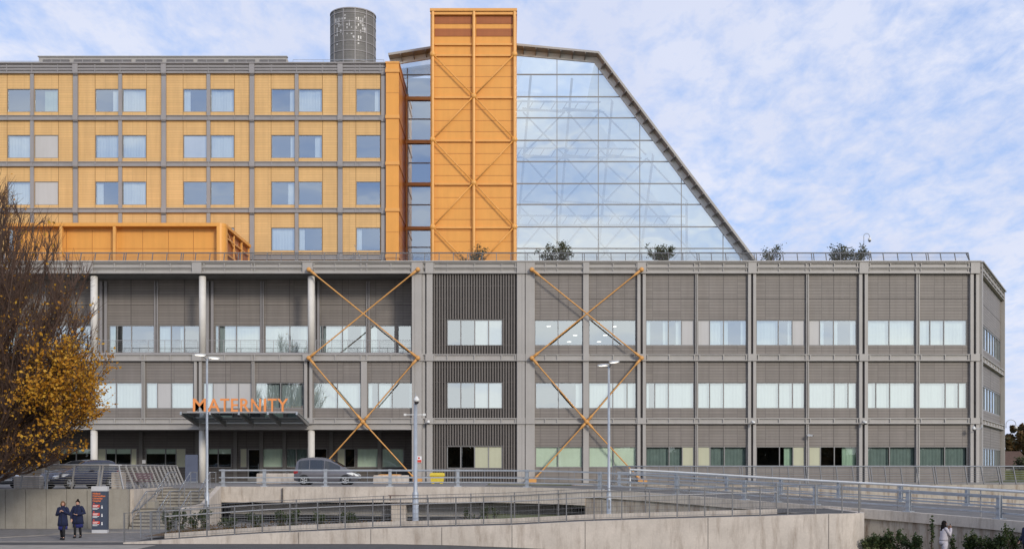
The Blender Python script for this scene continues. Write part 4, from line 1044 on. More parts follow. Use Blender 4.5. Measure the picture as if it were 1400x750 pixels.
# ================================================================== street furniture
def lamp(label, loc, H, a1, a2):
    t = thing('street_lamp', label, 'street lamp', loc, 0, 'twin headed street lamps')
    q = MB(); q.lathe([(.16,0),(.16,.05),(.12,.06),(.12,1.3),(.11,1.36),(.075,1.42),(.055,H)], 16); q.build('pole', M['galv'], t, None, True)
    q = MB(); q.box(-.045,.045,-.125,-.118,.5,.95); q.build('access_door', M['galv_dk'], t)
    for (dx, dy, dz) in (a1, a2):
        q = MB(); q.tube([(0,0,H-.1),(dx*.35,dy*.35,H+dz)], .03, 8); q.build('arm', M['galv_dk'], t)
        v = Vector((dx, dy, 0)).normalized(); n = Vector((-v.y, v.x, 0)); c = Vector((dx*.65, dy*.65, H+dz+.02))
        q = MB(); L, w = .36, .15
        rr = []
        for s, ww, hh in ((-1,.07,.05),(-.8,.13,.08),(0,w,.09),(.8,w*.9,.06),(1,w*.5,.03)):
            p = c+v*L*s; rr.append([p-n*ww, p-n*ww*.8+Vector((0,0,hh)), p+n*ww*.8+Vector((0,0,hh)), p+n*ww])
        q.rings(rr); hd = q.build('lamp_head', M['lamp_head'], t)
        q = MB(); q.face([c-v*L*.7-n*.1-Vector((0,0,.006)), c+v*L*.7-n*.1-Vector((0,0,.006)), c+v*L*.7+n*.1-Vector((0,0,.006)), c-v*L*.7+n*.1-Vector((0,0,.006))]); q.build('lamp_lens', M['led'], hd)
    return t
lamp('tall twin headed galvanised lamp post by the stairs, in front of the orange word sign', (X(283,62), 62, .45), Z(490,62)-.45, (-.45,-.55,.12), (.45,.5,.02))
lamp('twin headed galvanised lamp post in front of the right hand orange cross brace', (X(832.5,58), 58, .62), Z(500,58)-.62, (.35,-.6,.12), (-.4,.5,.02))
def dome_cam(mb_parent, z, x=0, y=0):
    q = MB(); q.lathe([(.0,z+.28),(.05,z+.28),(.09,z+.2),(.14,z+.14),(.15,z+.02),(.0,z+.02)], 14, 0, (x,y,0), 'z', False); c = q.build('camera_housing', M['white_pl'], mb_parent, None, True)
    q = MB(); q.ball((x,y,z), .115,.115,.11, 12, 8); q.build('camera_dome', M['dome'], c, None, True)
dm = 56.0; H = Z(551, dm)-.4
t = thing('camera_mast', 'tall grey mast carrying a white dome camera, beside the wide steel pier', 'camera mast', (X(568,dm), dm, .4))
q = MB(); q.lathe([(.2,0),(.2,.04),(.15,.05),(.15,1.55),(.1,1.62),(.085,H)], 16); q.build('pole', M['galv'], t, None, True)
q = MB(); q.tube([(-.48,0,H-.55),(.42,0,H-.55)], .022, 6); q.box(-.56,-.44,-.08,.08,H-.6,H-.5); q.box(.36,.5,-.08,.08,H-.6,H-.5); q.build('cross_arm', M['white_pl'], t)
q = MB(); q.tube([(0,0,H),(0,0,H+.5)], .014, 6); q.build('aerial', M['galv'], t); dome_cam(t, H+.06, .06, -.1)
def bracket_cam(label, loc, dome=False, rz_=0):
    t = thing('security_camera', label, 'security camera', loc, rz_, 'wall mounted cameras')
    q = MB(); q.box(-.07,.07,-.05,.03,-.07,.07); q.tube([(0,-.05,0),(0,-.3,.0)], .03, 8); q.build('bracket', M['white_pl'], t)
    if dome: q = MB(); q.lathe([(.0,.0),(.11,.0),(.13,-.1),(.13,-.16)], 14, 0, (0,-.36,0)); q.build('camera_housing', M['white_pl'], t, None, True); q = MB(); q.ball((0,-.36,-.17), .11,.11,.1, 12, 8); q.build('camera_dome', M['dome'], t, None, True)
    else:
        q = MB(); q.bar((-.05,-.25,.03),(.22,-.5,-.02), .13, .13); q.build('camera_housing', M['white_pl'], t); q = MB(); q.bar((.22,-.5,-.02),(.235,-.514,-.023), .1, .1); q.build('lens', M['dome'], t)
bracket_cam('white camera on the pier at the left edge of the finned bay', (x9(586.5), 89.62, z9(575.5)), True)
bracket_cam('small camera on the frame joint above the olive panelled ground floor windows', (x9(1027.5), 89.6, z9(576)), True)
bracket_cam('white bullet camera on the thin mullion above the dark ground floor windows', (x9(1104), 89.75, z9(595)))
bracket_cam('dark domed camera on the frame joint left of the teal curtained ground floor windows', (x9(1179), 89.6, z9(576)), True)
def swan(label, loc, H, reach, rz_=0, mount=True):
    t = thing('security_camera', label, 'security camera', loc, rz_, 'swan neck dome cameras')
    q = MB(); pts = [(0,0,0),(0,0,H*.62)] + [(reach/2-reach/2*math.cos(a), 0, H*.62+reach/2*1.0*math.sin(a)) for a in [math.pi*k/8 for k in range(1, 9)]] + [(reach,0,H*.62-.12)]
    q.tube(pts, .03, 8); q.build('swan_neck', M['galv'], t, None, True)
    q = MB(); q.lathe([(0,.26),(.06,.26),(.13,.16),(.14,0),(0,0)], 14, 0, (reach,0,H*.62-.36), 'z', False); c = q.build('camera_housing', M['white_pl'], t, None, True)
    q = MB(); q.ball((reach,0,H*.62-.37), .11,.11,.1, 12, 8); q.build('camera_dome', M['dome'], c, None, True)
    return t
t = swan('swan neck dome camera on a pole standing among the shrubs on the podium roof', (X(1181,95), 95, 19.1), 5.0, .48)
q = MB(); q.tube([(-.5,0,1.75),(.55,0,1.82)], .025, 6); q.box(.35,.58,-.05,.05,1.76,1.88); q.build('side_arm', M['galv'], t)
swan('swan neck dome camera hung from the corner column of the podium', (x9(1331)+.35, 89.25, z9(587)), .55, -.62)
swan('swan neck dome camera at the far end of the angled end wall', (44.9, 104.7, 6.75), .5, .9)
t = thing('ventilation_mast', 'thin tilted metal lightning rod on the podium roof near the yellow block', 'rod', (X(500,94), 94, 19.2))
q = MB(); q.tube([(-.05,0,0),(-.9,0,2.1)], .03, 6); q.build('rod', M['galv_dk'], t); q = MB(); q.bar((-1.3,0,1.05),(-1.0,0,1.05), .2, .1); q.build('clamp', M['galv_dk'], t)
# signs and boards
def plate_sign(label, loc, w, h, red):
    t = thing('wall_sign', label, 'sign', loc, 0); q = MB(); q.box(-w/2,w/2,-.02,.0,-h/2,h/2); q.build('plate', M['sign_wh'], t)
    if red: 
        q = MB(); q.box(-w*.46,w*.46,-.026,-.022,-h*.46,-.06*h); q.build('red_patch', M['sign_red'], t)
        q = MB(); q.lathe([(.05,-.024),(.08,-.024),(.08,-.03),(.05,-.03)], 14, 0, (0,0,h*.22), 'y'); q.build('symbol', M['sign_red'], t)
plate_sign('small white and red notice on the steel pier behind the camera mast', (x9(573.2), 89.7, z9(627.5)), .42, .5, True)
plate_sign('small pale notice on the undercroft wall behind the left parked car', (xu(197.5), 95.36, zu(630.5)), .28, .3, False)
t = thing('information_board', 'tall blue grey information board beside the second white column', 'board', (X(262,88), 88, 2.0))
q = MB(); q.box(-.48,.48,-.05,.05,.12,Z(621,88)-2.0); q.build('panel', M['blue_board'], t); q = MB(); q.box(-.5,.5,-.07,.07,0,.12); q.build('base', M['galv_dk'], t)
# wayfinding totem
t = thing('wayfinding_totem', 'slate blue hospital wayfinding totem with orange heading on the left footpath', 'totem sign', (X(137,56), 56, 0))
wt, ht = .375, Z(664,56)
q = MB(); q.box(-wt,wt,-.12,.12,.17,ht-.24); q.build('panel', M['totem'], t); q = MB(); q.box(-wt-.01,wt+.01,-.13,.13,ht-.239,ht); q.build('cap', M['silver'], t)
q = MB(); q.box(-wt+.005,wt-.005,-.11,.11,0,.169); q.build('plinth', M['silver'], t)
def text(parent, s, x0, z0, h, y, m, maxw=None):
    cu = bpy.data.curves.new('lettering', 'FONT'); cu.body = s; cu.size = h*1.38; cu.extrude = .002; cu.offset = .004
    o = bpy.data.objects.new('lettering', cu); COL.objects.link(o); dg = bpy.context.evaluated_depsgraph_get(); dg.update()
    me = bpy.data.meshes.new_from_object(o.evaluated_get(dg)); COL.objects.unlink(o); bpy.data.objects.remove(o); bpy.data.curves.remove(cu)
    for v in me.vertices: v.co = (v.co.x+x0, y-v.co.z, v.co.y+z0)
    me.materials.append(m); return link('lettering', me, parent)
zt0 = ht-.24
for k, s in enumerate(('Midland','Metropolitan','University','Hospital')): text(t, s, -wt+.05, zt0-.15-.118*k, .085, -.124, M['sign_or'])
for k in range(3):
    zc = zt0-.78-.4*k
    q = MB(); q.face([(-wt+.06,-.124,zc+.16),(-wt+.16,-.124,zc+.16),(-wt+.11,-.124,zc+.24)]); q.build('arrow', M['sign_red'], t)
    q = MB(); q.box(-wt+.05,-wt+.4,-.125,-.121,zc,zc+.13); pa = q.build('red_patch', M['sign_red'], t)
    q = MB()
    for j, (w, dz) in enumerate(((.26,.085),(.2,.035))): q.box(-wt+.07,-wt+.07+w,-.128,-.126,zc+dz-.012,zc+dz+.012)
    q.build('white_print', M['sign_wh'], pa)
    q = MB(); q.box(-wt+.05,-wt+.36,-.124,-.121,zc-.05,zc-.025); q.box(-wt+.05,-wt+.28,-.124,-.121,zc-.1,zc-.075); q.build('white_print', M['sign_wh'], t)
    q = MB(); q.box(.1,.16,-.124,-.121,zc-.06,zc+.03); q.lathe([(.001,-.124),(.028,-.124),(.028,-.121)], 12, 0, (.13,0,zc+.065), 'y'); q.build('pictogram', M['sign_wh'], t)
# bollards
def bollard(label, loc):
    t = thing('bollard', label, 'bollard', loc, 0, 'steel bollards on the car deck'); q = MB(); q.lathe([(.1,0),(.1,.02),(.08,.021),(.08,1.0),(.06,1.03),(.0,1.03)], 16); q.build('post', M['galv'], t, None, True); q = MB(); q.lathe([(.083,.86),(.083,.94)], 16, cap=False); q.build('band', M['sign_wh'], t)
bollard('steel bollard in front of the parked dark blue car number plate', (X(63.3,61.6), 61.6, 2.0)); bollard('steel bollard above the wayfinding totem', (X(135.5,61.6), 61.6, 2.0))
def block(label, u0, u1, d, h, z=2.0):
    w = (X(u1,d)-X(u0,d))/2; t = thing('concrete_block', label, 'concrete block', (X((u0+u1)/2,d), d, z), 0, 'concrete blocks on the deck')
    q = MB(); c = .05; q.rings([[(-w+i,-.3+i,zz),(w-i,-.3+i,zz),(w-i,.3-i,zz),(-w+i,.3-i,zz)] for zz, i in ((0,c),(.05,0),(h-.05,0),(h,c))]); q.build('block', M['conc'], t)
    q = MB()
    for s in (-.5,.5): q.tube([(w*s-.1,0,h-.01),(w*s-.1,0,h+.07),(w*s+.1,0,h+.07),(w*s+.1,0,h-.01)], .012, 6)
    q.build('lifting_loop', M['galv_dk'], t)
block('pale concrete block under the autumn tree', 22, 57, 63, .72); block('small pale concrete block to the right of the dark parked car', 155, 170, 62, .95)
block('long concrete block behind the rear of the grey minivan', 352, 406, 83, .75); block('concrete block with orange top ahead of the grey minivan', 511, 559, 83, .62)
t = thing('orange_board', 'flat orange board lying on the concrete block ahead of the minivan', 'board', (X(533,83), 83, 2.62)); q = MB(); q.box(-.8,.8,-.25,.25,.0,.05); q.box(-.7,.7,-.2,.2,.051,.07); q.build('board', M['brace'], t)
# yellow grit bin
dbn = 84.0; t = thing('grit_bin', 'yellow plastic grit bin with ribbed lid in front of the finned bay', 'grit bin', (X(598,dbn), dbn, 2.0)); w = .54
q = MB(); q.rings([[(-w*a,-.35*a,z),(w*a,-.35*a,z),(w*a,.35*a,z),(-w*a,.35*a,z)] for z, a in ((.06,.8),(.5,.93),(.5,.9),(.56,.94))]); q.box(-.4,-.2,-.25,.25,0,.06); q.box(.2,.4,-.25,.25,0,.06); q.build('bin_body', M['bin'], t)
q = MB(); q.rings([[(-w*a,-.38*a,z),(w*a,-.38*a,z),(w*a,.38*a,z),(-w*a,.38*a,z)] for z, a in ((.565,1.0),(.66,1.0),(.78,.9),(.8,.7))])
for k in range(5): q.box(-.4+.2*k-.03,-.4+.2*k+.03,-.37,.3,.66,.76)
q.build('lid', M['bin'], t)
# slatted bench
t = thing('bench', 'mauve brown slatted bench behind the leaning railing by the stairs', 'bench', (X(191,63), 63, 2.0))
q = MB()
for j in range(4): q.box(-.62,.62,-.25+.13*j,-.14+.13*j,.42,.46)
q.build('seat', M['mauve'], t); q = MB()
for j in range(3): q.box(-.62,.62,.28,.31,.54+.12*j,.63+.12*j)
q.build('backrest', M['mauve'], t)
for s in (-.5,.5): q = MB(); q.tube([(s,-.25,0),(s,-.22,.41),(s,.26,.41),(s,.32,.9)], .025, 6); q.tube([(s,.26,.41),(s,.33,0)], .025, 6); q.build('leg', M['galv_dk'], t)
# ================================================================== cars
def car(name, label, L, H, Wd, tops, pm, loc, rz_, wheels, win, hood_x, seg=None):
    t = thing(name, label, 'car', loc, rz_); hw = Wd/2
    def interp(tab, x):
        for (a, za_), (b, zb2) in zip(tab, tab[1:]):
            if x <= b: return za_+(zb2-za_)*max(0,(x-a))/(b-a)
        return tab[-1][1]
    belt0 = lambda x: .98-.03*x/L*2
    def section(x):
        zt = interp(tops, x); e = min(x, L-x); w = hw*(1-.22*max(0, 1-e/.55)**2); zb = .2+.1*max(0, 1-e/.5)
        bl = min(belt0(x), zt-.04); rw = w*(.98-.24*max(0, min(1, (zt-bl)/.75)))
        return [(0,zb),(w*.85,zb),(w*.97,zb+.1),(w,.55 if zt > .62 else zt-.06),(w*.985,bl),(rw,zt-.05),(rw-.14,zt),(0,zt+.012)], bl, rw, zt, w
    N = 44; q = MB(); rr = []
    for k in range(N+1):
        x = L*k/N; s, *_ = section(x); full = [(x-L/2, -y, z) for y, z in s] + [(x-L/2, y, z) for y, z in s[-2:0:-1]]; rr.append(full)
    q.rings(rr); b = q.build('body', pm, t, None, True)
    mod = b.modifiers.new('edge', 'EDGE_SPLIT'); mod.split_angle = R(40)
    # side glass follows the body skin
    for s in (-1, 1):
        for wi, (x0, x1) in enumerate(win):
            q = MB(); n = 10; lo, hi = [], []
            for k in range(n+1):
                x = x0+(x1-x0)*k/n; se, bl, rw, zt, w = section(x)
                if zt-.1 - bl < .05: continue
                def on(f): return (x-L/2, s*((w*.985+(rw-w*.985)*f)+.008), bl+(zt-.05-bl)*f)
                lo.append(on(.07)); hi.append(on(.86))
            for k in range(len(lo)-1): q.face((lo[k],lo[k+1],hi[k+1],hi[k]))
            q.build('side_window', M['carglass'], t)
    # screens
    for (x0, x1) in hood_x:
        q = MB(); rr = []
        for k in range(7):
            x = x0+(x1-x0)*k/6; se, bl, rw, zt, w = section(x); rr.append([(x-L/2, y, zt+.02-(.012 if abs(y) > rw-.16 else 0)) for y in (-rw+.08, -rw+.2, 0, rw-.2, rw-.08)])
        q.rings(rr, 0, False, False); q.build('windscreen', M['carglass'], t)
    for wx in wheels:
        for s in (-1, 1):
            q = MB(); q.lathe([(.37,0),(.37,.03)], 24, 0, (wx-L/2, s*hw-(.0 if s > 0 else .03)+s*.004, .34), 'y'); q.build('wheel_arch', M['carblack'], t)
            yy = s*hw-s*.16
            q = MB(); q.lathe([(.2,0),(.3,-.0),(.325,.03),(.325,.17),(.3,.2),(.2,.2)], 28, 0, (wx-L/2, yy-.1+s*.13, .325), 'y', False); q.lathe([(.0,.02),(.21,.02)] if s < 0 else [(.21,.18),(.0,.18)], 28, 0, (wx-L/2, yy-.1+s*.13, .325), 'y', False); wh = q.build('wheel', M['tyre'], t, None, True)
            q = MB(); ry = s*hw+s*.075; q.lathe([(.205,0),(.225,0),(.225,.012),(.205,.012),(.205,0)], 28, 0, (wx-L/2, ry-.006, .325), 'y', False)
            for k in range(5):
                a = 2*math.pi*k/5; q.bar((wx-L/2, ry, .325), (wx-L/2+.2*math.cos(a), ry, .325+.2*math.sin(a)), .06, .02, (0,1,0))
            q.build('rim', M['rim'], wh)
    for s in (-1, 1):
        hx = L-.42; se, bl, rw, zt, w = section(hx)
        q = MB(); q.rings([[(x-L/2, s*(section(x)[4]*f+.008), z) for f, z in ((.99,zl),(.97,zh),(.62,zh+.04),(.6,zl+.02))] if False else [(x-L/2, s*section(x)[4]*1.006, zl), (x-L/2, s*section(x)[4]*1.0, zh), (x-L/2+.0, s*section(x)[4]*.7, zh+.012), (x-L/2, s*section(x)[4]*.7, zl)] for x, zl, zh in ((L-.75,.78,.82),(L-.4,.66,.84),(L-.12,.6,.74),(L+.015,.58,.66))]); q.build('headlight', M['lamp_glass'], t)
        q = MB(); q.rings([[(x-L/2, s*section(max(.01,x))[4]*1.004, zl), (x-L/2, s*section(max(.01,x))[4]*.99, zh), (x-L/2, s*section(max(.01,x))[4]*.75, zh), (x-L/2, s*section(max(.01,x))[4]*.75, zl)] for x, zl, zh in ((.3,.8,1.0),(.08,.75,1.05),(-.012,.75,1.0))]); q.build('tail_light', M['red_lens'], t)
        mx = hood_x[0][0]-.25; q = MB(); q.ball((mx-L/2, s*(hw+.1), 1.02), .08, .11, .075, 10, 6); q.build('mirror', pm, t, None, True)
        q = MB()
        for wx in (win[0][0]+1.0, win[-1][0]+.2): q.box(wx-L/2, wx-L/2+.16, s*hw-.01 if s > 0 else s*hw-.012, s*hw+.012 if s > 0 else s*hw+.01, .8, .83)
        q.build('door_handle', pm, t)
    q = MB(); q.box(L/2-.02, L/2+.02, -.55, .55, .28, .42); q.build('grille', M['carblack'], t)
    q = MB(); q.box(L/2+.021, L/2+.03, -.26, .26, .43, .54); q.build('number_plate', M['plate'], t)
    return t
mpv = [(0,.72),(.06,1.0),(.22,1.55),(.5,1.68),(1.2,1.74),(2.0,1.72),(2.6,1.6),(3.1,1.38),(3.7,1.06),(4.1,.95),(4.4,.78),(4.6,.5)]
DV = 78.5; car('minivan', 'graphite grey minivan driving along the bridge deck past the entrance', 4.35, 1.74, 1.78, [(a*4.35/4.6, b*1.07 if b > 1.05 else b) for a, b in mpv], M['car_grey'], (X(448,DV), DV, 2.0), 0, (.72, 3.52), [(.32,1.05),(1.1,2.05),(2.1,3.15)], [(2.5,3.35)])
suv = [(0,.75),(.06,1.0),(.35,1.52),(.7,1.6),(1.6,1.62),(2.3,1.56),(2.9,1.3),(3.3,1.08),(3.9,.98),(4.25,.85),(4.4,.5)]
car('hatchback', 'dark blue parked car with pale headlights seen from the front behind the leaning railing', 4.3, 1.62, 1.8, [(a*4.3/4.4, b) for a, b in suv], M['car_navy'], (X(108,65), 65.2, 2.0), math.atan2(-.84,-.54), (.75, 3.5), [(.5,1.3),(1.36,2.1),(2.16,2.95)], [(2.3,3.15)])
car('hatchback', 'black parked car mostly hidden behind the autumn tree', 4.2, 1.5, 1.76, [(a*4.2/4.4, b*.95) for a, b in suv], M['car_black'], (X(-22,66), 66.5, 2.0), math.atan2(-.6,.8), (.75, 3.4), [(.5,1.3),(1.36,2.1),(2.16,2.95)], [(2.2,3.05)])
# ================================================================== people
def skin(name, nodes_, edges, m, parent, root=0, sub=2):
    me = bpy.data.meshes.new('sk'); me.from_pydata([n[0] for n in nodes_], edges, []); me.update()
    o = bpy.data.objects.new('sk', me); COL.objects.link(o)
    md = o.modifiers.new('s', 'SKIN'); md.use_smooth_shade = True
    sv = me.skin_vertices[0].data
    for i, n in enumerate(nodes_):
        r = n[1]; sv[i].radius = r if isinstance(r, tuple) else (r, r); sv[i].use_root = (i == root)
    ss = o.modifiers.new('u', 'SUBSURF'); ss.levels = sub; ss.render_levels = sub
    dg = bpy.context.evaluated_depsgraph_get(); dg.update()
    m2 = bpy.data.meshes.new_from_object(o.evaluated_get(dg)); m2.name = name
    COL.objects.unlink(o); bpy.data.objects.remove(o)
    m2.materials.clear(); m2.materials.append(m)
    for p in m2.polygons: p.use_smooth = True; p.material_index = 0
    return link(name, m2, parent)
def person(label, loc, rz_, pose, sk, hair, hairstyle):
    t = thing('person', label, 'person', loc, rz_)
    V = Vector; ns = []; es = []
    def add(p, r, par=None):
        ns.append((V(p), r)); i = len(ns)-1
        if par is not None: es.append((par, i))
        return i
    pel = add((0,0,.93), (.15,.11)); wa = add((0,0,1.08), (.135,.1), pel); chn = add((0,0,1.27), (.15,.11), wa); nb = add((0,-.005,1.42), (.07,.06), chn); nk = add((0,.0,1.48), .05, nb)
    hy = pose.get('head', 0.0); hd = V((hy*.02,.02,1.585))
    jaw = add((hd.x*.5, .02, 1.535), (.058,.066), nk); hm = add(hd, (.078,.096), jaw); cr = add((hd.x, .005, 1.655), (.062,.075), hm)
    face = V((math.sin(hy), math.cos(hy), 0))
    for s in (-1, 1):
        sh = add((s*.175,-.005,1.37), .055, chn); el = V(pose['elbow'][0 if s < 0 else 1]); wr = V(pose['wrist'][0 if s < 0 else 1]); S_ = V((s*.175,-.005,1.37))
        um_ = add((S_+el)/2, .046, sh); e_ = add(el, .038, um_); fm = add((el+wr)/2, .034, e_); w_ = add(wr, .024, fm)
        hdv = V(pose['hand'][0 if s < 0 else 1]).normalized(); side = hdv.cross(V((0,0,1)) if abs(hdv.z) < .8 else V((0,1,0))).normalized(); nrm = side.cross(hdv)
        pa = add(wr+hdv*.05, (.036,.018), w_)
        for k, (of, ln) in enumerate(((-.028,.062),(-.01,.072),(.009,.068),(.027,.054))):
            base = wr+hdv*.085+side*of; a = add(base, .0095, pa); b_ = add(base+hdv*ln*.5+nrm*.008, .0088, a); add(base+hdv*ln*.85+nrm*.03, .0075, b_)
        tb = wr+hdv*.035-side*.035; a = add(tb, .011, pa); add(tb+hdv*.045-side*.018+nrm*.012, .009, a)
        an = V(pose['ankle'][0 if s < 0 else 1]); hp = add((s*.085,0,.88), .088, pel); H_ = V((s*.085,0,.88))
        kn = (H_+an)/2 + V(pose.get('knee', ((0,.04,0),(0,.04,0)))[0 if s < 0 else 1]); th = add((H_+kn)/2, .068, hp); k_ = add(kn, .044, th); ca = add(kn*.6+an*.4+V((0,-.015,0)), .046, k_); a_ = add(an, .03, ca)
        hl = add(an+V((0,-.03,-.045)), .034, a_); fo = add(an+V((0,.09,-.055)), (.036,.026), a_); add(an+V((0,.16,-.06)), (.03,.02), fo)
    b = skin('person_body', ns, es, M[sk], t)
    # nose, ears, eyes and mouth on the turned face
    side = V((face.y, -face.x, 0)); q = MB(); fc = V((hd.x,.02,1.585))
    q.rings([[fc+face*.096+side*a+V((0,0,z)) for a in (-.008,.008)]+[fc+face*(.096+d)+V((0,0,z))] for z, d in ((.03,.004),(.0,.018),(-.018,.024),(-.026,.002))]); q.build('nose', M[sk], b)
    q = MB()
    for s in (-1, 1): q.ball(fc+face*.088+side*s*.032+V((0,0,.022)), .012,.012,.008, 8, 5)
    q.build('eyes', M['black'], b); q = MB(); q.bar(fc+face*.09-side*.024+V((0,0,-.05)), fc+face*.09+side*.024+V((0,0,-.05)), .006, .01); q.build('mouth', M['sign_red'], b)
    q = MB()
    for s in (-1, 1): q.ball(fc+side*s*.082+V((0,0,.0)), .012,.02,.03, 8, 5)
    q.build('ears', M[sk], b, None, True)
    # hair: cap over the back and top of the skull, plus its own style
    q = MB(); rr = []
    for i in range(9):
        th_ = math.pi*.62*i/8; ring = []
        for k in range(20):
            ph = 2*math.pi*k/20; d = V((math.cos(ph), math.sin(ph), 0)); f = d.dot(face); tt = th_*(1 - .42*max(0, f)**.7)
            ring.append(fc+V((0,0,.012))+face*-.012+d*(.092 + .012*abs(f))*math.sin(tt)+V((0,0,.122*math.cos(tt))))
        rr.append(ring)
    q.rings(rr[::-1])
    if hairstyle == 'bob':
        for k in range(17):
            a = math.pi*(.38+1.24*k/16); d = face*math.cos(a)+side*math.sin(a)
            q.tube([fc+d*.082+V((0,0,.05)), fc+d*.094+V((0,0,-.02)), fc+d*.088+V((0,0,-.085))], [.02,.022,.01], 7)
    if hairstyle == 'up': q.ball(fc+face*-.02+V((0,0,.135)), .05,.05,.045, 10, 7)
    if hairstyle == 'long':
        for k in range(12):
            a = math.pi*(.52+.96*k/11); d = face*math.cos(a)+side*math.sin(a)
            q.tube([fc+d*.085+V((0,0,.05)), fc+d*.1+V((0,0,-.1)), fc+d*.11+V((0,-.02,-.28)), fc+d*.09+V((0,-.03,-.46))], [.022,.028,.03,.008], 7)
    q.build('hair', M[hair], b, None, True)
    return t, ns
def cloth_torso(name, m, t, rings_, n=22):
    q = MB(); q.rings([[(cx+rx*math.cos(2*math.pi*k/n), cy+ry*math.sin(2*math.pi*k/n), z+ (dz*math.sin(3*2*math.pi*k/n) if dz else 0)) for k in range(n)] for z, rx, ry, cx, cy, dz in rings_]); return q
def sleeves(q, pose, r0, r1):
    for i, s in enumerate((-1, 1)):
        S_ = Vector((s*.17,0,1.385)); el, wr = Vector(pose['elbow'][i]), Vector(pose['wrist'][i])
        q.tube([S_-Vector((s*.05,0,-.01)), S_, (S_+el)/2, el, el*.5+wr*.5, wr], [r0*.9, r0*1.05, r0, r0*.95, (r0+r1)/2, r1], 12)
def trousers(t, pose, m, top, rk, ra, shoes=True, name='tights'):
    for i, s in enumerate((-1, 1)):
        an = Vector(pose['ankle'][i]); H_ = Vector((s*.085,0,top)); kn = (Vector((s*.085,0,.88))+an)/2+Vector(pose.get('knee', ((0,.04,0),(0,.04,0)))[i])
        q = MB(); q.tube([H_, H_*.5+kn*.5, kn, kn*.6+an*.4+Vector((0,-.012,0)), an+Vector((0,0,-.03))], [rk*1.5, rk*1.38, rk*1.02, rk*1.0, ra], 14); q.build(name, M[m], t, None, True)
        q = MB(); q.rings([[(an.x+wd*math.cos(2*math.pi*k/12), an.y+y+ln*math.sin(2*math.pi*k/12), an.z+z) for k in range(12)] for z, wd, ln, y in ((-.09,.045,.125,.06),(-.06,.048,.13,.06),(-.03,.042,.1,.035),(.0,.04,.055,.0))]); q.build('shoe', M['black'] if m != 'pale_cloth' else M['white_pl'], t, None, True)
def coat_person(label, loc, rz_, pose, sk, hair, hs, hem, belly):
    t, _ = person(label, loc, rz_, pose, sk, hair, hs)
    q = cloth_torso('coat', 'navy', t, [(hem,.235+belly,.19,0,0,.012),(.8,.215+belly,.175,0,0,.006),(.95,.2+belly,.165,0,0,0),(1.1,.178+belly*.7,.15,0,.005,0),(1.25,.188,.15,0,.005,0),(1.36,.175,.125,0,0,0),(1.41,.125,.095,0,0,0),(1.46,.075,.075,0,-.005,0)])
    sleeves(q, pose, .075, .055); c = q.build('coat', M['navy'], t, None, True)
    q = MB(); q.tube([(-.06,.1,1.46),(-.035,.15,1.36),(-.005,.165,1.1),(0,.18+belly*.3,.8),(0,.2,hem+.02)], .008, 5); q.build('zip_seam', M['black'], c)
    q = MB(); q.lathe([(.07,1.43),(.085,1.46),(.075,1.5),(.066,1.49)], 18, cap=False); q.build('collar', M['navy'], c, None, True)
    q = cloth_torso('dress', 'blue_cloth', t, [(hem-.17,.2+belly,.165,0,0,.012),(hem+.05,.2+belly,.165,0,0,0)]); q.build('dress', M['blue_cloth'], t, None, True)
    trousers(t, pose, 'black', .78, .06, .043)
    return t
p1 = {'elbow':((-.27,-.02,1.12),(.26,.0,1.1)),'wrist':((-.09,.2,1.26),(.05,.22,1.24)),'hand':((.8,.3,.2),(-.7,.3,.35)),'ankle':((-.1,.16,.1),(.1,-.12,.1)),'knee':((0,.07,0),(0,.05,0)),'head':-.75}
coat_person('woman with light brown bob in navy coat, head turned to her companion', (X(86,50.8), 50.8, 0), R(180), p1, 'skin', 'hair_br', 'bob', .62, .0)
p2 = {'elbow':((-.3,.0,1.13),(.3,-.02,1.12)),'wrist':((-.06,.24,1.06),(.24,.12,.86)),'hand':((.9,.2,.1),(-.1,.3,-.9)),'ankle':((-.09,-.1,.1),(.08,.14,.1)),'knee':((0,.05,0),(0,.07,0)),'head':.12}
coat_person('dark haired woman in navy coat with one hand at her waist, nearer the totem', (X(106.5,52.2), 52.2, 0), R(180), p2, 'skin', 'hair_dk', 'up', .64, .03)
p3 = {'elbow':((-.2,.12,1.1),(.2,.14,1.12)),'wrist':((-.1,.26,1.36),(.1,.25,1.4)),'hand':((.3,-.2,.9),(-.3,-.2,.9)),'ankle':((-.09,.12,.1),(.09,-.14,.1)),'knee':((0,.06,0),(0,.05,0)),'head':0}
t, _ = person('woman with long dark hair in a pale lilac grey tracksuit, hands at her face', (X(1290.5,46.3), 46.3, Z(710,46.3)-1.735), R(-80), p3, 'skin2', 'hair_dk', 'long')
q = cloth_torso('top', 'pale_cloth', t, [(.9,.185,.165,0,-.01,0),(.97,.19,.165,0,-.01,0),(1.1,.17,.145,0,.0,0),(1.25,.18,.15,0,.005,0),(1.36,.17,.12,0,0,0),(1.41,.12,.09,0,0,0),(1.45,.072,.072,0,-.005,0)]); sleeves(q, p3, .068, .05); q.build('top', M['pale_cloth'], t, None, True)
q = cloth_torso('hips', 'pale_cloth', t, [(.72,.17,.14,0,0,0),(.82,.188,.17,0,-.02,0),(.93,.175,.155,0,-.01,0)]); q.build('trouser_hips', M['pale_cloth'], t, None, True)
trousers(t, p3, 'pale_cloth', .82, .078, .062, name='trouser_leg')
tp3 = thing('phone', 'dark phone held up to the face of the woman in the pale tracksuit', 'phone', (0,0,0)); tp3.matrix_local = t.matrix_local.copy(); WM[tp3.name] = t.matrix_local.copy()
q = MB(); q.box(-.035,.035,.275,.285,1.44,1.585); q.build('phone_case', M['carblack'], tp3); q = MB(); q.box(-.031,.031,.27,.274,1.446,1.578); q.build('phone_screen', M['dome'], tp3)
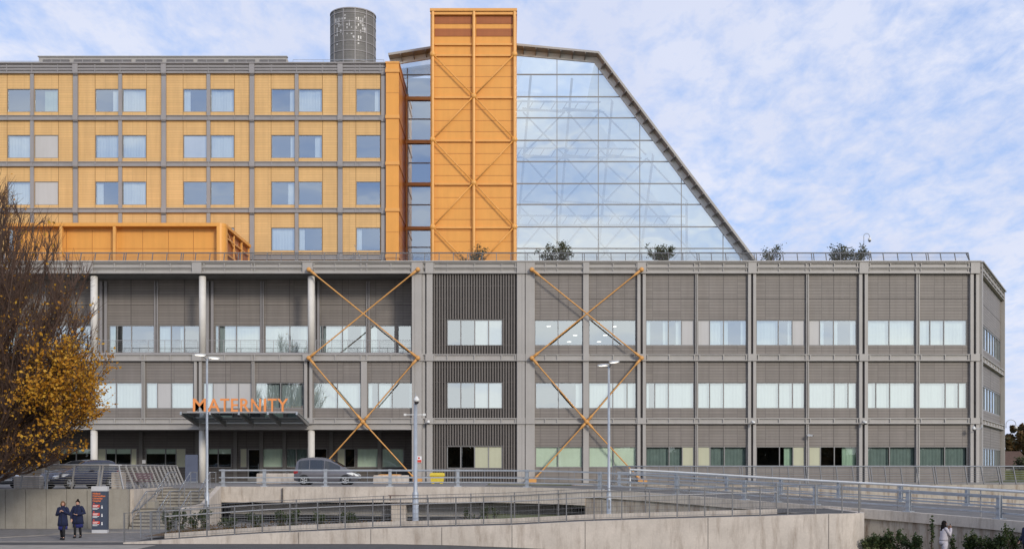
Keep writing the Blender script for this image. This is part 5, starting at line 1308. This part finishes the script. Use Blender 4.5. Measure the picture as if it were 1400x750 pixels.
p4 = {'elbow':((-.3,-.05,1.1),(.3,-.04,1.1)),'wrist':((-.28,.12,.9),(.28,.12,.9)),'hand':((0,.4,-.9),(0,.4,-.9)),'ankle':((-.1,.1,.1),(.1,-.1,.1)),'head':0}
t, _ = person('person in a navy jacket cut off by the right edge of the frame', (X(1404,45.5), 45.5, -.62), R(100), p4, 'skin', 'hair_dk', 'none')
q = cloth_torso('jacket', 'navy', t, [(.78,.2,.16,0,0,0),(.95,.2,.16,0,0,0),(1.1,.185,.15,0,.0,0),(1.25,.195,.155,0,.005,0),(1.36,.18,.13,0,0,0),(1.42,.125,.095,0,0,0),(1.47,.075,.075,0,-.005,0)]); sleeves(q, p4, .075, .055); q.build('jacket', M['navy'], t, None, True)
trousers(t, p4, 'black', .85, .075, .06, name='trouser_leg')
# ================================================================== planting
def shrub(label, loc, rx, rz_, n, size, m='green', group=None, stems=5, seed=0, cat='shrub', name='shrub'):
    rg = random.Random(seed*31+5); t = thing(name, label, cat, loc, 0, group); st = MB(); fo = MB()
    tips = []
    for k in range(stems):
        a = rg.uniform(0, 6.28); rr = rx*rg.uniform(.2,.95); h = rz_*rg.uniform(.55,1.0)
        mid = Vector((math.cos(a)*rr*.4, math.sin(a)*rr*.4, h*.5)); tip = Vector((math.cos(a)*rr, math.sin(a)*rr*.8, h)); st.tube([(0,0,0), mid, tip], [.022,.014,.006], 5)
        for f in (.35,.55,.75,.9,1.0): tips.append((mid*(1-f)+tip*f if f > .5 else mid*f*2, .35+.5*(1-abs(f-.6))))
    for k in range(n):
        c, w = rg.choice(tips); p = Vector(c)+Vector((rg.gauss(0,rx*.2*w), rg.gauss(0,rx*.2*w), rg.gauss(0,rz_*.12*w)))
        if p.z > .02: fo.leaf(p, size*rg.uniform(.6,1.3), rg)
    st.build('stems', M['bark'], t); fo.build('foliage', M[m], t); return t
def bedz(x): return min(.5, .12+rz(x)*.42)
for i, (u, d, rx, h, lab) in enumerate(((232,54.5,.42,1.0,'leafy green shrub at the foot of the stairs, leftmost in the planted bed'),(247,53.8,.34,.95,'narrow green shrub second in the bed from the stair foot'),(266,54.5,.3,.8,'loose green shrub just left of the tall lamp post base'),(279,54,.45,1.0,'dense green shrub beside the base of the lamp post by the stairs'),
    (312,54.5,.5,.55,'low green shrub in the planted bed just right of the lamp post by the stairs'),(352,53.5,.5,.8,'low green shrub below the left part of the bridge'),(386,53.5,.55,.85,'green shrub in the bed under the rear of the minivan'),(402,53.5,.5,.95,'taller green shrub in the bed under the middle of the minivan'),(440,53.5,.5,.8,'green shrub in the bed under the bonnet of the minivan'),(480,53.5,.5,.75,'green shrub in the bed left of the bridge pier'))):
    shrub(lab, (X(u,d), d, bedz(X(u,d))), rx, h, 520, .1, 'green', 'shrubs in the planted bed', 6, i)
for i, (u, h, lab) in enumerate(((634,.75,'small shrub right of the camera mast below the bridge'),(645,.6,'low sapling right of the camera mast below the bridge'),(660,.85,'leafy sapling in the bed below the yellow grit bin'),(667,.95,'tallest sapling in the bed right of the camera mast'),(676,.8,'rightmost sapling of the bed below the bridge'))):
    shrub(lab, (X(u,54), 54, bedz(X(u,54))), .22, h, 150, .09, 'green', 'saplings below the bridge', 4, i+20)
def stuffleaves(name, label, regs, m, seed):
    rg = random.Random(seed); q = MB()
    for (x0, x1, y0, y1, zf, n, s, h) in regs:
        for k in range(n):
            x, y = rg.uniform(x0, x1), rg.uniform(y0, y1); q.leaf((x, y, zf(x)+abs(rg.gauss(0,h))), s*rg.uniform(.5,1.4), rg)
    o = q.build(name, m, None, W); tag(o, label, None, None, 'stuff'); return o
stuffleaves('ground_cover', 'brownish low ground cover in the bed behind the ramp', [(-15.5,-5.5,50.9,56,bedz,2600,.1,.14)], leafmat('ground cover leaves', [(.16,.085,.03),(.10,.08,.03),(.2,.11,.04),(.08,.07,.03)]), 3)
hg = lambda x: gz0(x)+.02
stuffleaves('grass', 'dark rough grass strip in front of the hedge shrubs', [(15.3,25,45.5,47.6,hg,3500,.16,.1)], leafmat('grass blades', [(.03,.045,.02),(.05,.06,.03),(.06,.065,.025)]), 4)
stuffleaves('leaf_litter', 'fallen rust brown leaves on the ground at the right', [(14.0,22,43.8,45.6,hg,1500,.1,.03)], leafmat('fallen leaf', [(.12,.05,.02),(.2,.085,.03),(.15,.07,.035)]), 5)
for i, (u, d, rx, h, n, lab) in enumerate(((1192,48.5,.5,1.0,700,'dark green hedge shrub tucked against the rounded end of the ramp'),(1207,48.7,.5,1.05,700,'dense hedge shrub second from the rounded ramp end'),(1224,48.5,.55,1.15,800,'tall dense hedge shrub with rounded top, near the ramp end'),(1241,48.3,.45,.95,600,'dark hedge shrub at the end of the dense left hedge group'),(1254,47.8,.32,1.45,240,'thin upright sapling against the stained wall left of the walking woman'),(1273,47.6,.25,1.75,160,'wispy tall sapling directly left of the walking woman'),(1306,48.3,.3,1.0,170,'sparse low sapling directly right of the walking woman'),
    (1327,48,.5,.95,650,'dark round hedge shrub, left end of the right group'),(1346,47.6,.6,1.1,900,'broad green hedge shrub in the right group'),(1367,47.2,.55,1.05,800,'dense green hedge shrub in the middle of the right group'),(1384,46.9,.5,1.4,600,'tall loose hedge shrub at the right edge behind the dark figure'))):
    shrub(lab, (X(u,d), d, gz0(X(u,d))-.05), rx, h, n, .12, 'green', 'hedge shrubs below the road ramp', 7 if n > 400 else 3, i+40)
# terrace trees: multi stemmed, their tops above the podium railing
for i, (u, w, v, lab) in enumerate(((650,26,332,'dark leaved small tree on the podium roof before the orange tower'),(762,26,327,'round topped small tree on the podium roof before the left of the atrium glass'),(902,24,332,'wide low small tree on the podium roof before the middle of the atrium'),(1052,20,330,'small tree on the podium roof at the foot of the sloping atrium edge'),(1160,30,333,'broad small tree beside the swan neck camera on the podium roof'))):
    d = 94.0; w = 1.12*w*d/FPX; h = Z(v, d)-19.0; rg = random.Random(i+90)
    t = thing('terrace_tree', lab, 'tree', (X(u,d), d, 19.0), 0, 'small trees on the podium roof'); st = MB(); fo = MB()
    for k in range((9,14,19,11,22)[i]):
        a = rg.uniform(0, 6.28); rr = w*rg.uniform(.25,1); hh = h*rg.uniform(.62,1) if k else h; hh *= 1-.25*(rr/w); tip = Vector((math.cos(a)*rr, math.sin(a)*rr*.7, hh)); mid = Vector((tip.x*.45, tip.y*.45, hh*.55)); st.tube([(tip.x*.1,tip.y*.1,0), mid, tip], [.05,.03,.012], 5)
        for j in range(4):
            c = mid.lerp(tip, .3+.25*j) + Vector((rg.gauss(0,.12), rg.gauss(0,.12), rg.gauss(0,.08)))
            for m_ in range((20,34,24,16,28)[i]): fo.leaf(c+Vector((rg.gauss(0,.13), rg.gauss(0,.13), rg.gauss(0,.12))), .15*rg.uniform(.6,1.3), rg)
    st.build('trunk', M['bark'], t); fo.build('crown', M['terrace'], t)
# big autumn tree
def autumn_tree():
    rg = random.Random(21); d = 55.0; bx_, by = X(-52, d), d
    t = thing('autumn_tree', 'large autumn tree of fine upswept brown twigs with amber leaves at the left edge', 'tree', (bx_, by, 0))
    env = [(1.8,3.2),(2.6,4.6),(3.6,5.6),(5,6.2),(7,6.5),(8.5,6.35),(11,6.1),(13,5.6),(14.6,4.5),(16,3.2),(17.5,1.4),(18.2,.2)]
    def er(z):
        for (a, ra_), (b, rb_) in zip(env, env[1:]):
            if z <= b: return ra_+(rb_-ra_)*(z-a)/(b-a) if z > a else ra_
        return 0
    tk = MB(); tk.tube([(0,0,-.1),(.02,0,.5),(0,.05,2.0),(.1,0,4.5),(0,.1,8),(.05,0,12)], [.42,.34,.3,.22,.13,.05], 14); tk.build('trunk', M['bark'], t, None, True)
    br = MB(); tw_2 = MB(); lf = MB()
    def curve(p, d0, L, n, up, jit):
        pts = [p]; dd = d0.normalized()
        for k in range(n):
            dd = (dd + Vector((rg.gauss(0,jit), rg.gauss(0,jit), up+rg.gauss(0,jit)))).normalized(); pts.append(pts[-1]+dd*L/n)
        return pts
    def leafp(p):
        r = math.hypot(p.x, p.y); f = r/max(.5, er(p.z)); pr = .01 + .035*f
        side_ = max(0, min(1, (p.x-4.1)/1.4)); hgt = max(0, 1-abs(p.z-6.0)/3.7)
        pr += 3.4*side_*hgt*max(0, f-.5) + (.16 if p.z < 4.5 else .03)*max(0, f-.5)
        if p.z > 11: pr *= .35
        return pr
    for k in range(150):
        a = rg.uniform(0, 2*math.pi) if k % 3 == 0 else rg.uniform(-1.35, 1.35); z0 = rg.uniform(1.3, 5.0); zt = rg.choice((rg.uniform(3.4,9), rg.uniform(5,14), rg.uniform(11,18)))
        r = er(zt)*rg.uniform(.75,1.0); p0 = Vector((0,0,z0 if z0 < zt-.4 else max(1.2, zt-1.5))); p3 = Vector((math.cos(a)*r, math.sin(a)*r, zt)); L = (p3-p0).length
        ctrl = Vector((p3.x*.62, p3.y*.62, p0.z+(p3.z-p0.z)*.35)); pts = []
        for i in range(9):
            s = i/8; pts.append(p0*(1-s)**2+ctrl*2*s*(1-s)+p3*s*s+Vector((rg.gauss(0,.06), rg.gauss(0,.06), rg.gauss(0,.06)))*(s > 0))
        br.tube(pts, [.05*(1-i/8)**.8+.012 for i in range(9)], 6)
        for j in range(18):
            s = rg.uniform(.22, 1); i = min(7, int(s*8)); q0 = pts[i].lerp(pts[i+1], s*8-i); dd = (pts[i+1]-pts[i]).normalized()
            d2 = (dd + Vector((rg.gauss(0,.42), rg.gauss(0,.42), rg.gauss(.22,.3)))).normalized(); L2 = rg.uniform(1.0, 2.6)*(1.1-.45*s)
            c = curve(q0, d2, L2, 5, .07, .06)
            if math.hypot(c[-1].x, c[-1].y) > er(c[-1].z)*1.04 or c[-1].z < 2.7 or c[2].z < 2.5: continue
            tw_2.tube(c, [.024-.0035*x for x in range(6)], 4, cap=False)
            for m_ in range(10):
                s2 = rg.uniform(.15, 1); i2 = min(4, int(s2*5)); w0 = c[i2].lerp(c[i2+1], s2*5-i2); e = (c[i2+1]-c[i2]).normalized()
                d3 = (e+Vector((rg.gauss(0,.42), rg.gauss(0,.42), rg.gauss(.15,.3)))).normalized(); c3 = curve(w0, d3, rg.uniform(.4,1.15), 3, .06, .07)
                tw_2.tube(c3, [.011,.009,.007,.005], 3, cap=False)
                for y in range(7):
                    lp = c3[rg.choice((1,2,3))] + Vector((rg.gauss(0,.08), rg.gauss(0,.08), rg.gauss(0,.08)))
                    if rg.random() < leafp(lp): lf.leaf(lp, .14*rg.uniform(.5,1.5), rg, 0, .7)
    br.build('branches', M['bark'], t, None, True); tw_2.build('twigs', M['twig'], t); lf.build('foliage', M['autumn'], t)
autumn_tree()
# distant trees and house on the right
def far_tree(label, loc, w, h, seed, m='fargreen'):
    rg = random.Random(seed); t = thing('far_tree', label, 'tree', loc, 0, 'trees beyond the hospital'); tk = MB(); tk.tube([(0,0,0),(0,0,h*.4),(w*.1,0,h*.7)], [.35,.25,.1], 8); tk.build('trunk', M['bark'], t)
    cl = MB(); cs = [(Vector((rg.gauss(0,w*.32), rg.gauss(0,w*.3), h*rg.uniform(.3,.92))), rg.uniform(.5,1)) for _ in range(34)]
    for k in range(3200):
        c, s = rg.choice(cs); v = Vector((rg.gauss(0,1), rg.gauss(0,1), rg.gauss(0,1))); cl.leaf(c+v.normalized()*w*.2*s*rg.uniform(.5,1), .5*rg.uniform(.6,1.3), rg)
    cl.build('crown', M[m], t)
far_tree('russet autumn tree beyond the railing at the far right', (X(1393,150), 150, 1.9), 3.6, 7.2, 1); far_tree('low brown tree behind the dark roofed house at the far right', (X(1375,165), 165, 1.9), 3.0, 5.6, 2); far_tree('dark autumn tree at the right edge beyond the house', (X(1415,140), 140, 1.9), 3.5, 7.0, 3)
shrub('bright green bush behind the railing at the right edge', (X(1397,118), 118, 1.95), 1.2, 2.2, 900, .25, 'terrace', None, 8, 77)
t = thing('brick_house', 'low brick house with dark pitched roof beyond the railing at the far right', 'house', (X(1381,135), 135, 1.9)); q = MB(); q.box(-3,2.2,0,6,0,1.4); q.build('wall', M['brick'], t); q = MB(); q.prism([(-.4,1.3),(6.4,1.3),(3,3.2)], -3.3, 2.5, 'x'); q.build('roof', M['tile'], t); q = MB(); q.box(-.5,.4,-.04,.0,.3,1.1); q.build('window', M['frame'], t)
q = MB(); q.box(44.6, 75, 114, 114.3, 1.9, 2.9); o = q.build('garden_hedge', M['grass'], None, W); tag(o, 'low trimmed green hedge behind the leaning railing beyond the building end', 'hedge')
# unseen woodland added behind the camera to darken what the ground floor windows mirror
rgw = random.Random(8); q = MB()
for k in range(14000):
    x = rgw.uniform(-130,130); top_ = 10.5+2.5*math.sin(x*.13)+1.5*math.sin(x*.41); q.leaf((x, -110+rgw.uniform(-5,5), rgw.uniform(-.5,1)**1*top_*.5+top_*.5*rgw.random()), 3.0*rgw.uniform(.6,1.3), rgw)
o = q.build('reflected_wood', M['fargreen'], None, W); tag(o, 'unseen wood added behind the camera, mirrored dark in the ground floor windows', None, None, 'stuff')
# ================================================================== camera, sky, sun
cam = bpy.data.cameras.new('camera'); co = bpy.data.objects.new('camera', cam); COL.objects.link(co)
co.location = (0,0,CZ); co.rotation_euler = (R(90),0,0); cam.sensor_width = 36; cam.lens = 36*FPX/1400; cam.shift_y = (VH-375)/1400; cam.clip_end = 3000; cam.clip_start = .5
SC.camera = co
EL, AZ = R(21), R(30)                       # sun height; swing to the right of straight behind the camera
S = Vector((math.sin(AZ)*math.cos(EL), -math.cos(AZ)*math.cos(EL), math.sin(EL)))
su = bpy.data.lights.new('sun', 'SUN'); su.energy = 1.5; su.angle = R(11); su.color = (1,.92,.80)
so = bpy.data.objects.new('sun', su); COL.objects.link(so); so.rotation_euler = S.to_track_quat('Z','Y').to_euler(); so.location = (30,-30,40)
wd = bpy.data.worlds.new('World'); SC.world = wd; wd.use_nodes = True; nt = wd.node_tree
bgn = nt.nodes['Background']; bgn.inputs['Strength'].default_value = .11
sky = nt.nodes.new('ShaderNodeTexSky'); sky.sky_type = 'NISHITA'; sky.sun_disc = False; sky.sun_elevation = EL; sky.sun_rotation = math.atan2(S.x, S.y); sky.air_density = 1.0; sky.dust_density = .6; sky.ozone_density = 2.0
tc = nd(nt, 'ShaderNodeTexCoord'); sp = nd(nt, 'ShaderNodeSeparateXYZ'); lk(nt, tc.outputs['Generated'], sp.inputs[0])
zz = nd(nt, 'ShaderNodeMath', operation='MAXIMUM'); lk(nt, sp.outputs['Z'], zz.inputs[0]); zz.inputs[1].default_value = 0.0
za_ = nd(nt, 'ShaderNodeMath', operation='ADD'); lk(nt, zz.outputs[0], za_.inputs[0]); za_.inputs[1].default_value = .16
dx = nd(nt, 'ShaderNodeMath', operation='DIVIDE'); lk(nt, sp.outputs['X'], dx.inputs[0]); lk(nt, za_.outputs[0], dx.inputs[1])
dy = nd(nt, 'ShaderNodeMath', operation='DIVIDE'); lk(nt, sp.outputs['Y'], dy.inputs[0]); lk(nt, za_.outputs[0], dy.inputs[1])
cb = nd(nt, 'ShaderNodeCombineXYZ'); lk(nt, dx.outputs[0], cb.inputs[0]); lk(nt, dy.outputs[0], cb.inputs[1])
mp = nd(nt, 'ShaderNodeMapping'); mp.inputs['Rotation'].default_value = (0,0,R(-28)); mp.inputs['Scale'].default_value = (1.5,.85,1); mp.inputs['Location'].default_value = (3.1,1.7,.4); lk(nt, cb.outputs[0], mp.inputs['Vector'])
n1 = nd(nt, 'ShaderNodeTexNoise', Scale=9.5, Detail=9.0, Roughness=.6, Distortion=.25); lk(nt, mp.outputs[0], n1.inputs['Vector'])
n2 = nd(nt, 'ShaderNodeTexNoise', Scale=.55, Detail=3.0); lk(nt, mp.outputs[0], n2.inputs['Vector'])
ad = nd(nt, 'ShaderNodeMath', operation='MULTIPLY_ADD'); lk(nt, n2.outputs['Fac'], ad.inputs[0]); ad.inputs[1].default_value = .5; lk(nt, n1.outputs['Fac'], ad.inputs[2])
n4 = nd(nt, 'ShaderNodeTexNoise', Scale=30, Detail=6.0, Roughness=.6, Distortion=.3); lk(nt, mp.outputs[0], n4.inputs['Vector'])
ad2 = nd(nt, 'ShaderNodeMath', operation='MULTIPLY_ADD'); lk(nt, n4.outputs['Fac'], ad2.inputs[0]); ad2.inputs[1].default_value = .3; lk(nt, ad.outputs[0], ad2.inputs[2])
cov_f = ramp(nt, ad2.outputs[0], .64, .99)
mpb = nd(nt, 'ShaderNodeMapping'); mpb.inputs['Scale'].default_value = (3.2,3.2,17); mpb.inputs['Location'].default_value = (.7,.2,.5); lk(nt, tc.outputs['Generated'], mpb.inputs['Vector'])
nb_ = nd(nt, 'ShaderNodeTexNoise', Scale=1.25, Detail=5.0, Roughness=.5, Distortion=.4); lk(nt, mpb.outputs[0], nb_.inputs['Vector'])
gr = nd(nt, 'ShaderNodeMapRange'); lk(nt, sp.outputs['Z'], gr.inputs[0]); gr.inputs['From Min'].default_value = .05; gr.inputs['From Max'].default_value = .15; gr.inputs['To Min'].default_value = .34; gr.inputs['To Max'].default_value = .02
gs_ = nd(nt, 'ShaderNodeMath', operation='ADD'); lk(nt, gr.outputs[0], gs_.inputs[0]); lk(nt, nb_.outputs['Fac'], gs_.inputs[1])
cov_b = ramp(nt, gs_.outputs[0], .41, .74)
bk_ = nd(nt, 'ShaderNodeMapRange'); lk(nt, sp.outputs['Y'], bk_.inputs[0]); bk_.inputs['From Min'].default_value = .1; bk_.inputs['From Max'].default_value = -.3
cov = mixc(nt, bk_.outputs[0], cov_f, cov_b)
n3 = nd(nt, 'ShaderNodeTexNoise', Scale=1.3, Detail=4.0); lk(nt, mp.outputs[0], n3.inputs['Vector'])
vd = nd(nt, 'ShaderNodeVectorMath', operation='DOT_PRODUCT'); lk(nt, tc.outputs['Generated'], vd.inputs[0]); vd.inputs[1].default_value = S
sunside = ramp(nt, vd.outputs['Value'], -.35, .95)
cc_ = mixc(nt, ramp(nt, n3.outputs['Fac'], .35, .7), (4.65,4.95,6.05), (5.5,5.7,6.5))
cc_ = mixc(nt, sunside, cc_, (9.5,9.2,8.6))
hz = nd(nt, 'ShaderNodeMapRange'); lk(nt, sp.outputs['Z'], hz.inputs[0]); hz.inputs['From Min'].default_value = 0; hz.inputs['From Max'].default_value = .2; hz.inputs['To Min'].default_value = .55; hz.inputs['To Max'].default_value = 0
blue = mixc(nt, .75, sky.outputs[0], (3.2,4.15,6.6))
c1 = mixc(nt, hz.outputs[0], blue, (4.3,4.8,6.4))
mu_ = nd(nt, 'ShaderNodeMath', operation='MULTIPLY'); lk(nt, cov, mu_.inputs[0]); mu_.inputs[1].default_value = .88
lk(nt, mixc(nt, mu_.outputs[0], c1, cc_), bgn.inputs['Color'])
SC.render.engine = 'CYCLES'; SC.cycles.max_bounces = 8; SC.cycles.transparent_max_bounces = 10; SC.cycles.caustics_reflective = False; SC.cycles.caustics_refractive = False
SC.cycles.use_denoising = True
vs = SC.view_settings; vs.view_transform = 'Standard'; vs.look = 'None'; vs.exposure = .47; vs.gamma = 1; vs.use_curve_mapping = False
